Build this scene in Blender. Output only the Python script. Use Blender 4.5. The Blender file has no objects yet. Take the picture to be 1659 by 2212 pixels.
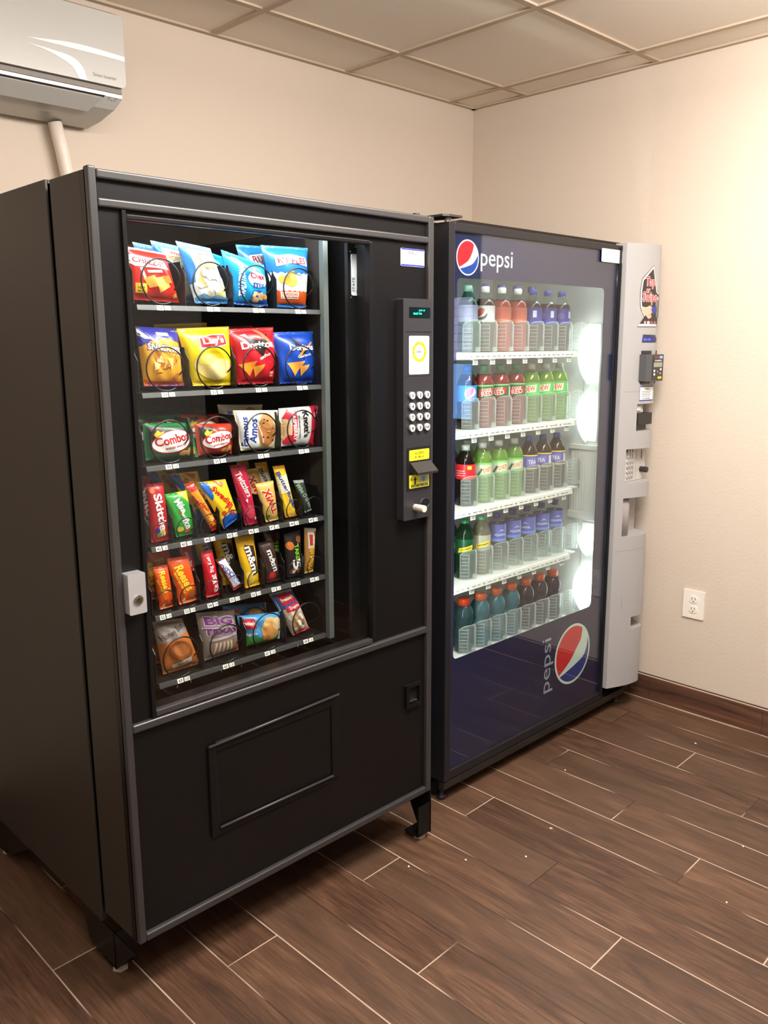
import bpy, bmesh, math, random
from mathutils import Vector, Matrix
from mathutils.geometry import tessellate_polygon
random.seed(7)
S = bpy.context.scene
COL = S.collection
PI = math.pi
sin, cos = math.sin, math.cos

# ------------------------------------------------------------------ measured layout (metres)
CEIL = 2.5335
AX, AY = -2.4006, -1.0623        # front left corner of the snack machine
BX, BY = -1.2577, -0.9639        # front left corner of the drinks machine

# ------------------------------------------------------------------ materials
def lin(c):
    return tuple((x/255/12.92) if x <= 10 else (((x/255)+.055)/1.055)**2.4 for x in c[:3]) + (1.0,)

_mats = {}
def newmat(name):
    m = bpy.data.materials.new(name); m.use_nodes = True
    nt = m.node_tree; nt.nodes.clear()
    out = nt.nodes.new('ShaderNodeOutputMaterial')
    return m, nt, out

def node(nt, typ, props=None, **ins):
    n = nt.nodes.new(typ)
    for k, v in (props or {}).items(): setattr(n, k, v)
    for k, v in ins.items():
        key = int(k[1:]) if (k[0] == 'i' and k[1:].isdigit()) else k.replace('_', ' ')
        s = n.inputs[key]
        if isinstance(v, bpy.types.NodeSocket): nt.links.new(v, s)
        else: s.default_value = v
    return n

def M(nt, op, a, b=0.0, c=0.0):
    n = nt.nodes.new('ShaderNodeMath'); n.operation = op
    for i, v in enumerate((a, b, c)):
        if isinstance(v, bpy.types.NodeSocket): nt.links.new(v, n.inputs[i])
        else: n.inputs[i].default_value = v
    return n.outputs[0]

def mixc(nt, f, a, b):
    n = nt.nodes.new('ShaderNodeMix'); n.data_type = 'RGBA'
    for s, v in ((n.inputs[0], f), (n.inputs[6], a), (n.inputs[7], b)):
        if isinstance(v, bpy.types.NodeSocket): nt.links.new(v, s)
        else: s.default_value = v
    return n.outputs[2]

def plain(c, rough=.5, metal=0.0, spec=.5, coat=0.0, bump=0.0, bscale=300., name=None, emit=0.0):
    key = (tuple(c), rough, metal, spec, coat, bump, bscale, emit)
    if key in _mats: return _mats[key]
    m, nt, out = newmat(name or 'paint_%d_%d_%d' % tuple(c[:3]))
    p = node(nt, 'ShaderNodeBsdfPrincipled', Base_Color=lin(c), Roughness=rough, Metallic=metal)
    p.inputs['Specular IOR Level'].default_value = spec
    p.inputs['Coat Weight'].default_value = coat
    if emit:
        p.inputs['Emission Color'].default_value = lin(c); p.inputs['Emission Strength'].default_value = emit
    if bump:
        tc = node(nt, 'ShaderNodeTexCoord')
        nz = node(nt, 'ShaderNodeTexNoise', Vector=tc.outputs['Object'], Scale=bscale, Detail=3.0)
        b = node(nt, 'ShaderNodeBump', Height=nz.outputs[0], Strength=bump, Distance=.002)
        nt.links.new(b.outputs[0], p.inputs['Normal'])
    nt.links.new(p.outputs[0], out.inputs[0])
    _mats[key] = m
    return m

def schlick(nt, ior):
    # reflectance of a thin wall, the same from both of its sides
    r0 = ((ior-1)/(ior+1))**2
    lw = node(nt, 'ShaderNodeLayerWeight', Blend=.5)
    return M(nt, 'ADD', M(nt, 'MULTIPLY', M(nt, 'POWER', lw.outputs[1], 5.0), 1-r0), r0)

def glassy(name, tint=(1, 1, 1, 1), ior=1.5, rough=0.0, refl=1.0):
    m, nt, out = newmat(name)
    t = node(nt, 'ShaderNodeBsdfTransparent', Color=tint)
    g = node(nt, 'ShaderNodeBsdfGlossy', Color=(refl, refl, refl, 1), Roughness=rough)
    mx = node(nt, 'ShaderNodeMixShader', i0=schlick(nt, ior), i1=t.outputs[0], i2=g.outputs[0])
    nt.links.new(mx.outputs[0], out.inputs[0])
    return m

def liquid(c, dens, tint=None):
    key = ('liq', tuple(c), dens)
    if key in _mats: return _mats[key]
    m, nt, out = newmat('drink_%d_%d_%d' % tuple(c))
    L = lin(c)
    tr = node(nt, 'ShaderNodeBsdfTransparent', Color=tuple(min(1, .25+.75*x**.6) for x in L[:3])+(1,))
    d = node(nt, 'ShaderNodeBsdfDiffuse', Color=L)
    tl = node(nt, 'ShaderNodeBsdfTranslucent', Color=L)
    a = node(nt, 'ShaderNodeMixShader', i0=.5, i1=d.outputs[0], i2=tl.outputs[0])
    b = node(nt, 'ShaderNodeMixShader', i0=dens, i1=tr.outputs[0], i2=a.outputs[0])
    g = node(nt, 'ShaderNodeBsdfGlossy', Roughness=.06)
    mx = node(nt, 'ShaderNodeMixShader', i0=schlick(nt, 1.42), i1=b.outputs[0], i2=g.outputs[0])
    nt.links.new(mx.outputs[0], out.inputs[0])
    _mats[key] = m
    return m

def emitter(name, c, strength):
    m, nt, out = newmat(name)
    e = node(nt, 'ShaderNodeEmission', Color=c, Strength=strength)
    nt.links.new(e.outputs[0], out.inputs[0])
    return m

BLACK = plain((17, 16, 16), .33, spec=.26, bump=.06, bscale=900., name='black_powder_coat')
SIDE = plain((46, 41, 35), .5, spec=.5, bump=.07, bscale=700., name='black_side_panel_lit')  # lighter than the front black: lamp light on the side is in the colour
RAILM = plain((52, 50, 50), .36, spec=.5, name='charcoal_trim')
DARK = plain((12, 12, 12), .6, spec=.3, name='black_recess')
LINER = plain((14, 14, 14), .5, name='black_liner')
TRAY = plain((22, 21, 20), .4, name='black_tray')
LIP = plain((56, 56, 55), .45, name='grey_tag_strip')
WIRE = plain((22, 22, 22), .3, spec=.6, name='black_wire')
CHROME = plain((206, 206, 208), .28, metal=.55, name='chrome')
STEEL = plain((170, 170, 168), .35, metal=1.0, name='brushed_steel')
WHITE = plain((240, 240, 238), .5, name='white_print')
BLACKP = plain((20, 20, 20), .5, name='black_print')
GREYP = plain((120, 120, 120), .6, name='grey_print')
SILVER = plain((164, 162, 162), .45, spec=.4, bump=.15, bscale=600., name='silver_grey_plastic')
GLASS = glassy('window_glass', (.97, .985, .98, 1), 1.45)
GLASS2 = glassy('cooler_glass', (.96, .985, .975, 1), 1.52)
def frosted(name, dens, rough=.05):
    m, nt, out = newmat(name)
    t = node(nt, 'ShaderNodeBsdfTransparent', Color=(.94, .97, .96, 1)); d = node(nt, 'ShaderNodeBsdfDiffuse', Color=(.86, .9, .88, 1)); tl = node(nt, 'ShaderNodeBsdfTranslucent', Color=(.86, .9, .88, 1))
    a = node(nt, 'ShaderNodeMixShader', i0=.5, i1=d.outputs[0], i2=tl.outputs[0]); b = node(nt, 'ShaderNodeMixShader', i0=dens, i1=t.outputs[0], i2=a.outputs[0])
    g = node(nt, 'ShaderNodeBsdfGlossy', Roughness=rough); mx = node(nt, 'ShaderNodeMixShader', i0=schlick(nt, 1.45), i1=b.outputs[0], i2=g.outputs[0])
    nt.links.new(mx.outputs[0], out.inputs[0]); return m
CLEAR = frosted('clear_plastic', .26); RIB = frosted('clear_plastic_edge', .34)
PET = glassy('clear_bottle', (.90, .95, .94, 1), 1.45, .03)
NAVY = plain((10, 21, 62), .35, name='navy_graphic')

# ------------------------------------------------------------------ mesh builder
class MB:
    def __init__(s): s.v = []; s.f = []; s.fm = []; s.sm = []; s.m = []
    def mi(s, mat):
        if mat not in s.m: s.m.append(mat)
        return s.m.index(mat)
    def face(s, idx, mat, smooth=False):
        s.f.append(tuple(idx)); s.fm.append(s.mi(mat)); s.sm.append(smooth)
    def poly(s, pts, mat, smooth=False):
        i = len(s.v); s.v += [tuple(p) for p in pts]; s.face(range(i, i+len(pts)), mat, smooth)
    def box(s, x0, x1, y0, y1, z0, z1, mat):
        i = len(s.v)
        s.v += [(x, y, z) for z in (z0, z1) for y in (y0, y1) for x in (x0, x1)]
        for q in ((0, 2, 3, 1), (4, 5, 7, 6), (0, 1, 5, 4), (2, 6, 7, 3), (0, 4, 6, 2), (1, 3, 7, 5)):
            s.face([i+k for k in q], mat)
        return s
    def prism(s, poly, ax, lo, hi, mat, holes=(), side=None, smooth_side=False):
        loops = [list(poly)] + [list(h) for h in holes]
        def P(p, t):
            return {'x': (t, p[0], p[1]), 'y': (p[0], t, p[1]), 'z': (p[0], p[1], t)}[ax]
        flat = [p for l in loops for p in l]
        tris = tessellate_polygon([[Vector((p[0], p[1], 0)) for p in l] for l in loops])
        for t in (lo, hi):
            i = len(s.v); s.v += [P(p, t) for p in flat]
            for tr in tris: s.face([i+k for k in tr], mat)
        for l in loops:
            n = len(l); i = len(s.v)
            s.v += [P(p, lo) for p in l] + [P(p, hi) for p in l]
            for k in range(n): s.face([i+k, i+(k+1) % n, i+n+(k+1) % n, i+n+k], side or mat, smooth_side)
        return s
    def lathe(s, prof, n, mat, cx=0, cy=0, smooth=True, matfn=None):
        i = len(s.v)
        for r, z in prof: s.v += [(cx+r*cos(2*PI*k/n), cy+r*sin(2*PI*k/n), z) for k in range(n)]
        for j in range(len(prof)-1):
            mt = matfn(.5*(prof[j][1]+prof[j+1][1])) if matfn else mat
            for k in range(n):
                s.face([i+j*n+k, i+j*n+(k+1) % n, i+(j+1)*n+(k+1) % n, i+(j+1)*n+k], mt, smooth)
        if prof[0][0] > 1e-6: s.face([i+k for k in range(n)], matfn(prof[0][1]) if matfn else mat)
        if prof[-1][0] > 1e-6: s.face([i+(len(prof)-1)*n+k for k in range(n)], matfn(prof[-1][1]) if matfn else mat)
        return s
    def tube(s, path, r, n, mat, smooth=True):
        P = [Vector(p) for p in path]; i = len(s.v); up = None
        for j, p in enumerate(P):
            t = (P[min(j+1, len(P)-1)]-P[max(j-1, 0)]).normalized()
            if up is None: up = t.orthogonal().normalized()
            up = (up - t*up.dot(t)).normalized(); w = t.cross(up)
            s.v += [tuple(p+(up*cos(2*PI*k/n)+w*sin(2*PI*k/n))*r) for k in range(n)]
        for j in range(len(P)-1):
            for k in range(n):
                s.face([i+j*n+k, i+j*n+(k+1) % n, i+(j+1)*n+(k+1) % n, i+(j+1)*n+k], mat, smooth)
        s.face([i+k for k in range(n)], mat); s.face([i+(len(P)-1)*n+k for k in range(n)], mat)
        return s
    def tris(s, T, fn, mat, L=None):
        # 2D triangles mapped on a surface by fn; long edges are split so that they follow its curve
        st = list(T)
        while st:
            a, b, c = st.pop()
            if L:
                e = [(math.dist(a, b), 0), (math.dist(b, c), 1), (math.dist(c, a), 2)]
                l, k = max(e)
                if l > L:
                    a, b, c = [(a, b, c), (b, c, a), (c, a, b)][k]
                    m = ((a[0]+b[0])/2, (a[1]+b[1])/2)
                    st += [(a, m, c), (m, b, c)]; continue
            s.poly([fn(a), fn(b), fn(c)], mat)
        return s
    def build(s, name, parent=None, loc=(0, 0, 0), bevel=0.0, seg=2, rot=0.0, recalc=True):
        me = bpy.data.meshes.new(name)
        me.from_pydata(s.v, [], s.f)
        for m in s.m: me.materials.append(m)
        me.polygons.foreach_set('material_index', s.fm)
        me.polygons.foreach_set('use_smooth', s.sm)
        if recalc:
            bm = bmesh.new(); bm.from_mesh(me)
            bmesh.ops.recalc_face_normals(bm, faces=bm.faces); bm.to_mesh(me); bm.free()
        return link(name, me, parent, loc, bevel, seg, rot)

def link(name, me, parent=None, loc=(0, 0, 0), bevel=0.0, seg=2, rot=0.0):
    o = bpy.data.objects.new(name, me); COL.objects.link(o)
    o.location = loc; o.rotation_euler = (0, 0, rot)
    if parent is not None: o.parent = parent
    if bevel:
        b = o.modifiers.new('bevel', 'BEVEL'); b.width = bevel; b.segments = seg; b.limit_method = 'ANGLE'
        b.angle_limit = math.radians(50)
    return o

def thing(name, loc, label, cat, group=None):
    o = bpy.data.objects.new(name, None); COL.objects.link(o); o.location = loc; o.empty_display_size = .05
    return tag(o, label, cat, group)
def tag(o, label, cat, group=None):
    o['label'] = label; o['category'] = cat
    if group: o['group'] = group
    return o
def struct(o): o['kind'] = 'structure'; return o

# ------------------------------------------------------------------ lettering and flat shapes as triangles
_tx = {}
def text_tris(s, bold=0.0, shear=0.0):
    key = (s, bold, shear)
    if key not in _tx:
        cu = bpy.data.curves.new('lettering', 'FONT'); cu.body = s; cu.offset = bold; cu.shear = shear; cu.resolution_u = 3
        o = bpy.data.objects.new('lettering', cu)
        me = o.to_mesh(); me.calc_loop_triangles()
        V = [(v.co.x, v.co.y) for v in me.vertices]
        T = [tuple(V[i] for i in t.vertices) for t in me.loop_triangles]
        o.to_mesh_clear(); bpy.data.objects.remove(o); bpy.data.curves.remove(cu)
        xs = [p[0] for p in V]; ys = [p[1] for p in V]
        x0, x1, y0, y1 = min(xs), max(xs), min(ys), max(ys)
        _tx[key] = [tuple(((p[0]-x0)/(x1-x0)-.5, (p[1]-y0)/(y1-y0)-.5) for p in t) for t in T]
    return _tx[key]
def xf(T, cx, cy, w, h, rot=0.0):
    c, s_ = cos(math.radians(rot)), sin(math.radians(rot))
    return [tuple((cx+p[0]*w*c-p[1]*h*s_, cy+p[0]*w*s_+p[1]*h*c) for p in t) for t in T]
def T_text(s, cx, cy, w, h, rot=0.0, bold=.02, shear=0.0):
    if s in ('1', 'I', 'i', 'l'): w *= .35
    if h < .0046 and bold == .02: bold = .0
    return xf(text_tris(s, bold, shear), cx, cy, w, h, rot)
def T_poly(pts, holes=()):
    loops = [list(pts)]+[list(h) for h in holes]
    flat = [p for l in loops for p in l]
    return [tuple(flat[i] for i in t) for t in tessellate_polygon([[Vector((p[0], p[1], 0)) for p in l] for l in loops])]
def T_rect(x0, y0, x1, y1): return [((x0, y0), (x1, y0), (x1, y1)), ((x0, y0), (x1, y1), (x0, y1))]
def circle(cx, cy, rx, ry=None, n=40, a0=0.0, a1=360.0):
    ry = rx if ry is None else ry
    full = abs(a1-a0) >= 359.9
    k = n if full else n+1
    return [(cx+rx*cos(math.radians(a0+(a1-a0)*i/n)), cy+ry*sin(math.radians(a0+(a1-a0)*i/n))) for i in range(k)]
def rrect(x0, y0, x1, y1, r, n=6):
    o = []
    for cx, cy, a in ((x1-r, y1-r, 0), (x0+r, y1-r, 90), (x0+r, y0+r, 180), (x1-r, y0+r, 270)):
        o += [(cx+r*cos(math.radians(a+90*i/n)), cy+r*sin(math.radians(a+90*i/n))) for i in range(n+1)]
    return o
def on_y(y, x0=0.0, z0=0.0): return lambda p: (p[0]+x0, y, p[1]+z0)
def smoothline(pts, n=6):
    # Catmull-Rom through the points
    P = [pts[0]]+list(pts)+[pts[-1]]; o = []
    for i in range(1, len(P)-2):
        p0, p1, p2, p3 = P[i-1:i+3]
        for k in range(n):
            t = k/n
            o.append(tuple(.5*((2*p1[d])+(-p0[d]+p2[d])*t+(2*p0[d]-5*p1[d]+4*p2[d]-p3[d])*t*t+(-p0[d]+3*p1[d]-3*p2[d]+p3[d])*t**3) for d in (0, 1)))
    o.append(tuple(pts[-1])); return o
def globe(cx, cz, r, red, blue, R=(210, 30, 45), W=(238, 240, 236), B=(24, 70, 160)):
    # round badge of a red and a blue field around a white wave: list of (triangles, colour)
    def arc(p, q):
        a0 = math.degrees(math.atan2(p[1], p[0])); a1 = math.degrees(math.atan2(q[1], q[0]))
        while a1 < a0: a1 += 360
        return circle(0, 0, .92, None, 24, a0, a1)
    rl = smoothline(red); bl = smoothline(blue)
    rp = list(reversed(rl)) ; rp = rl + list(reversed(arc(rl[0], rl[-1])))
    bp = bl + list(reversed(arc(bl[0], bl[-1])))
    S_ = lambda P: [(cx+r*x, cz+r*y) for x, y in P]
    return [(T_poly(S_(circle(0, 0, 1, None, 56))), W), (T_poly(S_(rp)), R), (T_poly(S_(bp)), B)]
RED1 = [(.54, .76), (.42, .34), (.08, -.14), (-.41, -.42), (-.75, -.55)]
BLUE1 = [(-.67, -.64), (-.11, -.51), (.43, -.32), (.73, -.04), (.9, .21)]
RED2 = [(.53, .77), (.45, .4), (.22, .15), (-.06, -.15), (-.39, -.38), (-.74, -.57)]
BLUE2 = [(-.69, -.62), (-.23, -.51), (.28, -.37), (.63, -.22), (.81, .05), (.85, .36)]
LA, LB, LD, EXPO = 128.0, 56.0, 200.0, -0.03
# ================================================================== THE ROOM
def floor_mat():
    m, nt, out = newmat('wood_look_tile')
    tc = node(nt, 'ShaderNodeTexCoord'); sx = node(nt, 'ShaderNodeSeparateXYZ', i0=tc.outputs['Object'])
    w, L = .1555, .95
    X = M(nt, 'ADD', M(nt, 'MULTIPLY', sx.outputs[0], -1), -.014); Y = M(nt, 'ADD', sx.outputs[1], M(nt, 'MULTIPLY', X, .034))
    kx = M(nt, 'DIVIDE', X, w); k = M(nt, 'FLOOR', kx); fx = M(nt, 'SUBTRACT', kx, k)
    m3 = M(nt, 'FLOORED_MODULO', k, 3.0)
    is1 = M(nt, 'COMPARE', m3, 1.0, .2); is2 = M(nt, 'COMPARE', m3, 2.0, .2)
    off = M(nt, 'ADD', M(nt, 'ADD', 1.667, M(nt, 'MULTIPLY', is1, 1.017-1.667)), M(nt, 'MULTIPLY', is2, 1.372-1.667))
    sy = M(nt, 'DIVIDE', M(nt, 'ADD', Y, off), L); n = M(nt, 'FLOOR', sy); fy = M(nt, 'SUBTRACT', sy, n)
    ex = M(nt, 'MULTIPLY', M(nt, 'MINIMUM', fx, M(nt, 'SUBTRACT', 1.0, fx)), w)
    ey = M(nt, 'MULTIPLY', M(nt, 'MINIMUM', fy, M(nt, 'SUBTRACT', 1.0, fy)), L)
    edge = M(nt, 'MINIMUM', ex, ey)
    grout = M(nt, 'LESS_THAN', edge, .0018)
    cell = node(nt, 'ShaderNodeCombineXYZ', i0=k, i1=n)
    rnd = node(nt, 'ShaderNodeTexWhiteNoise', {'noise_dimensions': '3D'}, Vector=cell.outputs[0])
    rs = node(nt, 'ShaderNodeSeparateColor', i0=rnd.outputs[1])
    gv = node(nt, 'ShaderNodeCombineXYZ', i0=M(nt, 'ADD', M(nt, 'MULTIPLY', X, 9.0), M(nt, 'MULTIPLY', rs.outputs[0], 40)),
              i1=M(nt, 'ADD', M(nt, 'MULTIPLY', Y, 1.5), M(nt, 'MULTIPLY', rs.outputs[1], 40)), i2=0.0)
    n1 = node(nt, 'ShaderNodeTexNoise', Vector=gv.outputs[0], Scale=1.5, Detail=8.0, Roughness=.68, Distortion=1.6)
    gv2 = node(nt, 'ShaderNodeCombineXYZ', i0=M(nt, 'ADD', M(nt, 'MULTIPLY', X, 150.0), M(nt, 'MULTIPLY', rs.outputs[1], 40)),
               i1=M(nt, 'ADD', M(nt, 'MULTIPLY', Y, 7.0), M(nt, 'MULTIPLY', rs.outputs[2], 40)), i2=0.0)
    n2 = node(nt, 'ShaderNodeTexNoise', Vector=gv2.outputs[0], Scale=1.0, Detail=4.0, Distortion=.6)
    ramp = node(nt, 'ShaderNodeValToRGB', i0=n1.outputs[0])
    cr = ramp.color_ramp; cr.elements[0].position = .30; cr.elements[0].color = lin((62, 43, 32))
    cr.elements[1].position = .68; cr.elements[1].color = lin((126, 91, 68))
    e = cr.elements.new(.47); e.color = lin((97, 67, 50))
    dk = mixc(nt, M(nt, 'MULTIPLY', node(nt, 'ShaderNodeMapRange', i0=n2.outputs[0], i1=.62, i2=.34).outputs[0], .62), ramp.outputs[0], lin((50, 36, 28)))
    tone = mixc(nt, M(nt, 'MULTIPLY', rs.outputs[2], .40), dk, lin((108, 84, 66)))
    hsv = node(nt, 'ShaderNodeHueSaturation', Color=tone, Value=M(nt, 'ADD', .66, M(nt, 'MULTIPLY', rs.outputs[0], .24)))
    gn = node(nt, 'ShaderNodeTexNoise', Vector=tc.outputs['Object'], Scale=2.6, Detail=1.0)
    gm = node(nt, 'ShaderNodeMapRange', i0=gn.outputs[0], i1=.44, i2=.52)
    gc = mixc(nt, gm.outputs[0], lin((62, 42, 32)), lin((182, 160, 142)))
    col = mixc(nt, grout, hsv.outputs[0], gc)
    p = node(nt, 'ShaderNodeBsdfPrincipled', Base_Color=col, Roughness=M(nt, 'ADD', .36, M(nt, 'MULTIPLY', n2.outputs[0], .18)))
    p.inputs['Specular IOR Level'].default_value = .4
    hgt = M(nt, 'ADD', M(nt, 'MULTIPLY', M(nt, 'MINIMUM', M(nt, 'DIVIDE', edge, .004), 1.0), 1.0), M(nt, 'MULTIPLY', n2.outputs[0], .25))
    b = node(nt, 'ShaderNodeBump', Height=hgt, Strength=.35, Distance=.0015)
    nt.links.new(b.outputs[0], p.inputs['Normal']); nt.links.new(p.outputs[0], out.inputs[0])
    return m

def base_mat():
    m, nt, out = newmat('wood_look_base_tile')
    tc = node(nt, 'ShaderNodeTexCoord')
    mp = node(nt, 'ShaderNodeMapping', Vector=tc.outputs['Object'], Scale=(9, 1.6, 26))
    n1 = node(nt, 'ShaderNodeTexNoise', Vector=mp.outputs[0], Scale=1.4, Detail=6.0, Distortion=1.0)
    r = node(nt, 'ShaderNodeValToRGB', i0=n1.outputs[0])
    r.color_ramp.elements[0].position = .3; r.color_ramp.elements[0].color = lin((56, 37, 28))
    r.color_ramp.elements[1].position = .7; r.color_ramp.elements[1].color = lin((112, 76, 58))
    p = node(nt, 'ShaderNodeBsdfPrincipled', Base_Color=r.outputs[0], Roughness=.45)
    nt.links.new(p.outputs[0], out.inputs[0]); return m

def wall_mat(name, c):
    m, nt, out = newmat(name)
    tc = node(nt, 'ShaderNodeTexCoord')
    n1 = node(nt, 'ShaderNodeTexNoise', Vector=tc.outputs['Object'], Scale=95.0, Detail=2.0, Roughness=.5)
    n2 = node(nt, 'ShaderNodeTexNoise', Vector=tc.outputs['Object'], Scale=2.0, Detail=2.0)
    col = mixc(nt, M(nt, 'MULTIPLY', n2.outputs[0], .12), lin(c), lin(tuple(x*.92 for x in c)))
    p = node(nt, 'ShaderNodeBsdfPrincipled', Base_Color=col, Roughness=.75)
    p.inputs['Specular IOR Level'].default_value = .25
    b = node(nt, 'ShaderNodeBump', Height=n1.outputs[0], Strength=.35, Distance=.002)
    nt.links.new(b.outputs[0], p.inputs['Normal']); nt.links.new(p.outputs[0], out.inputs[0]); return m

def tile_mat():
    m, nt, out = newmat('acoustic_tile')
    tc = node(nt, 'ShaderNodeTexCoord')
    n1 = node(nt, 'ShaderNodeTexNoise', Vector=tc.outputs['Object'], Scale=160.0, Detail=3.0)
    col = mixc(nt, M(nt, 'MULTIPLY', n1.outputs[0], .18), lin((248, 238, 224)), lin((220, 206, 190)))
    p = node(nt, 'ShaderNodeBsdfPrincipled', Base_Color=col, Roughness=.9)
    b = node(nt, 'ShaderNodeBump', Height=n1.outputs[0], Strength=.25, Distance=.002)
    nt.links.new(b.outputs[0], p.inputs['Normal']); nt.links.new(p.outputs[0], out.inputs[0]); return m

WALLM = wall_mat('beige_wall_paint', (209, 194, 178))
XL, YF = -4.6, -4.4
struct(MB().box(XL, 0.0, YF, 0.0, -.08, 0.0, floor_mat()).build('floor'))
struct(MB().box(XL-.1, .12, 0.0, .12, -.08, 2.75, WALLM).build('wall_back'))
# the right wall stops past the frame, where the room opens on a dim hall with a window at its far side
DY0 = -1.86
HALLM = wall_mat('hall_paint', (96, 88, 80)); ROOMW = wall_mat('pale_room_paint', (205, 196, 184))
struct(MB().box(0, .12, DY0, 0.0, -.08, 2.75, WALLM).build('wall_right'))
struct(MB().box(0, .12, YF, DY0, 2.12, 2.75, WALLM).build('wall_header'))
struct(MB().box(0.0, .10, DY0-.05, DY0-.0005, 0, 2.115, plain((40, 36, 32), .5, name='dark_door_trim')).build('trim_1'))
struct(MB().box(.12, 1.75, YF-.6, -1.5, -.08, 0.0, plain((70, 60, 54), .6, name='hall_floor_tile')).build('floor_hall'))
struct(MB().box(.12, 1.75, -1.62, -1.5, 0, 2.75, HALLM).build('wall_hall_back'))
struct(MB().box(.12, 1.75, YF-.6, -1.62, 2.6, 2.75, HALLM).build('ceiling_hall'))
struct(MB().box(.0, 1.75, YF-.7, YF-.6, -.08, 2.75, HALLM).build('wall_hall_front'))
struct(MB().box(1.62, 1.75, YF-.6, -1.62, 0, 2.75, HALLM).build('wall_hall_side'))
def brick_glow():
    m, nt, out = newmat('daylit_white_brick_view')
    tc = node(nt, 'ShaderNodeTexCoord'); sxyz = node(nt, 'ShaderNodeSeparateXYZ', i0=tc.outputs['Object'])
    cv = node(nt, 'ShaderNodeCombineXYZ', i0=sxyz.outputs[1], i1=sxyz.outputs[2])
    br = node(nt, 'ShaderNodeTexBrick', Vector=cv.outputs[0], Color1=lin((206, 204, 238)), Color2=lin((190, 190, 228)), Mortar=lin((150, 152, 196)), Scale=1.0)
    br.inputs['Brick Width'].default_value = .16; br.inputs['Row Height'].default_value = .06; br.inputs['Mortar Size'].default_value = .004
    e = node(nt, 'ShaderNodeEmission', Color=br.outputs[0], Strength=4.5); nt.links.new(e.outputs[0], out.inputs[0]); return m
wd1 = MB(); wd1.box(1.585, 1.62, -3.60, -3.18, .90, 1.86, plain((60, 58, 56), .5, name='window_frame_metal'))
win = struct(wd1.build('window_1'))
MB().box(1.580, 1.586, -3.56, -3.22, 1.37, 1.81, brick_glow()).build('upper_pane', win)
MB().box(1.580, 1.586, -3.56, -3.22, .95, 1.345, emitter('blue_daylight', (.22, .46, 1, 1), 5.5)).build('lower_pane', win)
struct(MB().box(XL-.1, XL, YF, 0.0, -.08, 2.75, ROOMW).build('wall_left'))
struct(MB().box(XL-.1, 0, YF-.1, YF, -.08, 2.75, ROOMW).build('wall_front'))
ceiling = struct(MB().box(XL, 0.0, YF, 0.0, CEIL, CEIL+.1, tile_mat()).build('ceiling'))
BAR = plain((190, 172, 150), .6, name='ceiling_bar_paint')
g = MB(); GX, GY, SP = .1776, .3017, .6096
k = 0
while GX+k*SP < -XL:
    x = -(GX+k*SP); g.box(x-.012, x+.012, YF, 0, CEIL-.007, CEIL, BAR); k += 1
k = 0
while GY+k*SP < -YF:
    y = -(GY+k*SP); g.box(XL, 0, y-.012, y+.012, CEIL-.0065, CEIL, BAR); k += 1
g.box(XL, 0, -.022, 0, CEIL-.008, CEIL, BAR); g.box(-.022, 0, YF, 0, CEIL-.008, CEIL, BAR)
g.build('ceiling_grid', ceiling)

# base tiles along the right wall, with a light joint along their top
BT = base_mat(); GROUT = plain((196, 172, 150), .8, name='light_grout'); DGR = plain((60, 46, 38), .8, name='dark_joint')
b = MB(); ys = [0.0, -.545, -1.02, -1.495, DY0]
for y0, y1 in zip(ys, ys[1:]): b.box(-.010, 0, y1+.001, y0-.001, .002, .104, BT)
b.box(-.008, 0, DY0, 0, .0, .1045, DGR); b.box(-.0095, 0, DY0, 0, .1045, .1075, GROUT); b.box(-.004, 0, DY0, 0, .1075, .1115, DGR)
b.box(-.0115, -.0, DY0, 0, 0, .0025, GROUT)
struct(b.build('baseboard_right'))
b = MB(); b.box(XL, 0, -.010, 0, 0, .105, BT); struct(b.build('baseboard_back'))

# ------------------------------------------------------------------ duplex outlet on the right wall
ot = thing('wall_outlet', (-.001, -1.188, .459), 'white duplex power outlet low on the right hand wall', 'outlet')
IV = plain((240, 232, 220), .4, name='white_outlet_plastic'); SLOT = plain((40, 36, 32), .6)
MB().prism(rrect(-.044, -.058, .044, .058, .004), 'x', -.006, 0.0, IV).build('cover_plate', ot, bevel=.0015)
for dz in (.0205, -.0205):
    r = MB().prism(rrect(-.017, dz-.0145, .017, dz+.0145, .012), 'x', -.0085, -.005, IV).build('receptacle', ot)
    q = MB()
    for y in (-.0065, .0065): q.box(-.0090, -.0084, y-.0011, y+.0011, dz-.001, dz+.008, SLOT)
    q.prism(circle(0, dz-.0075, .0025, None, 12), 'x', -.0090, -.0084, SLOT)
    q.build('slots', r)
MB().prism(circle(0, 0, .003, None, 14), 'x', -.0072, -.005, plain((225, 218, 206), .3)).build('screw', ot)

# ------------------------------------------------------------------ air conditioner on the back wall
ac = thing('air_conditioner', (-2.29, 0, 2.15), 'white wall mounted air conditioner with two silver swooshes, under the ceiling', 'air conditioner')
ACM = plain((188, 185, 179), .28, spec=.5, coat=.2, name='white_ac_plastic')
ACG = plain((120, 112, 102), .5, name='ac_gap_shade'); SW = plain((250, 250, 250), .12, spec=.7, coat=1.0, name='silver_swoosh')
xr = .45
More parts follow.
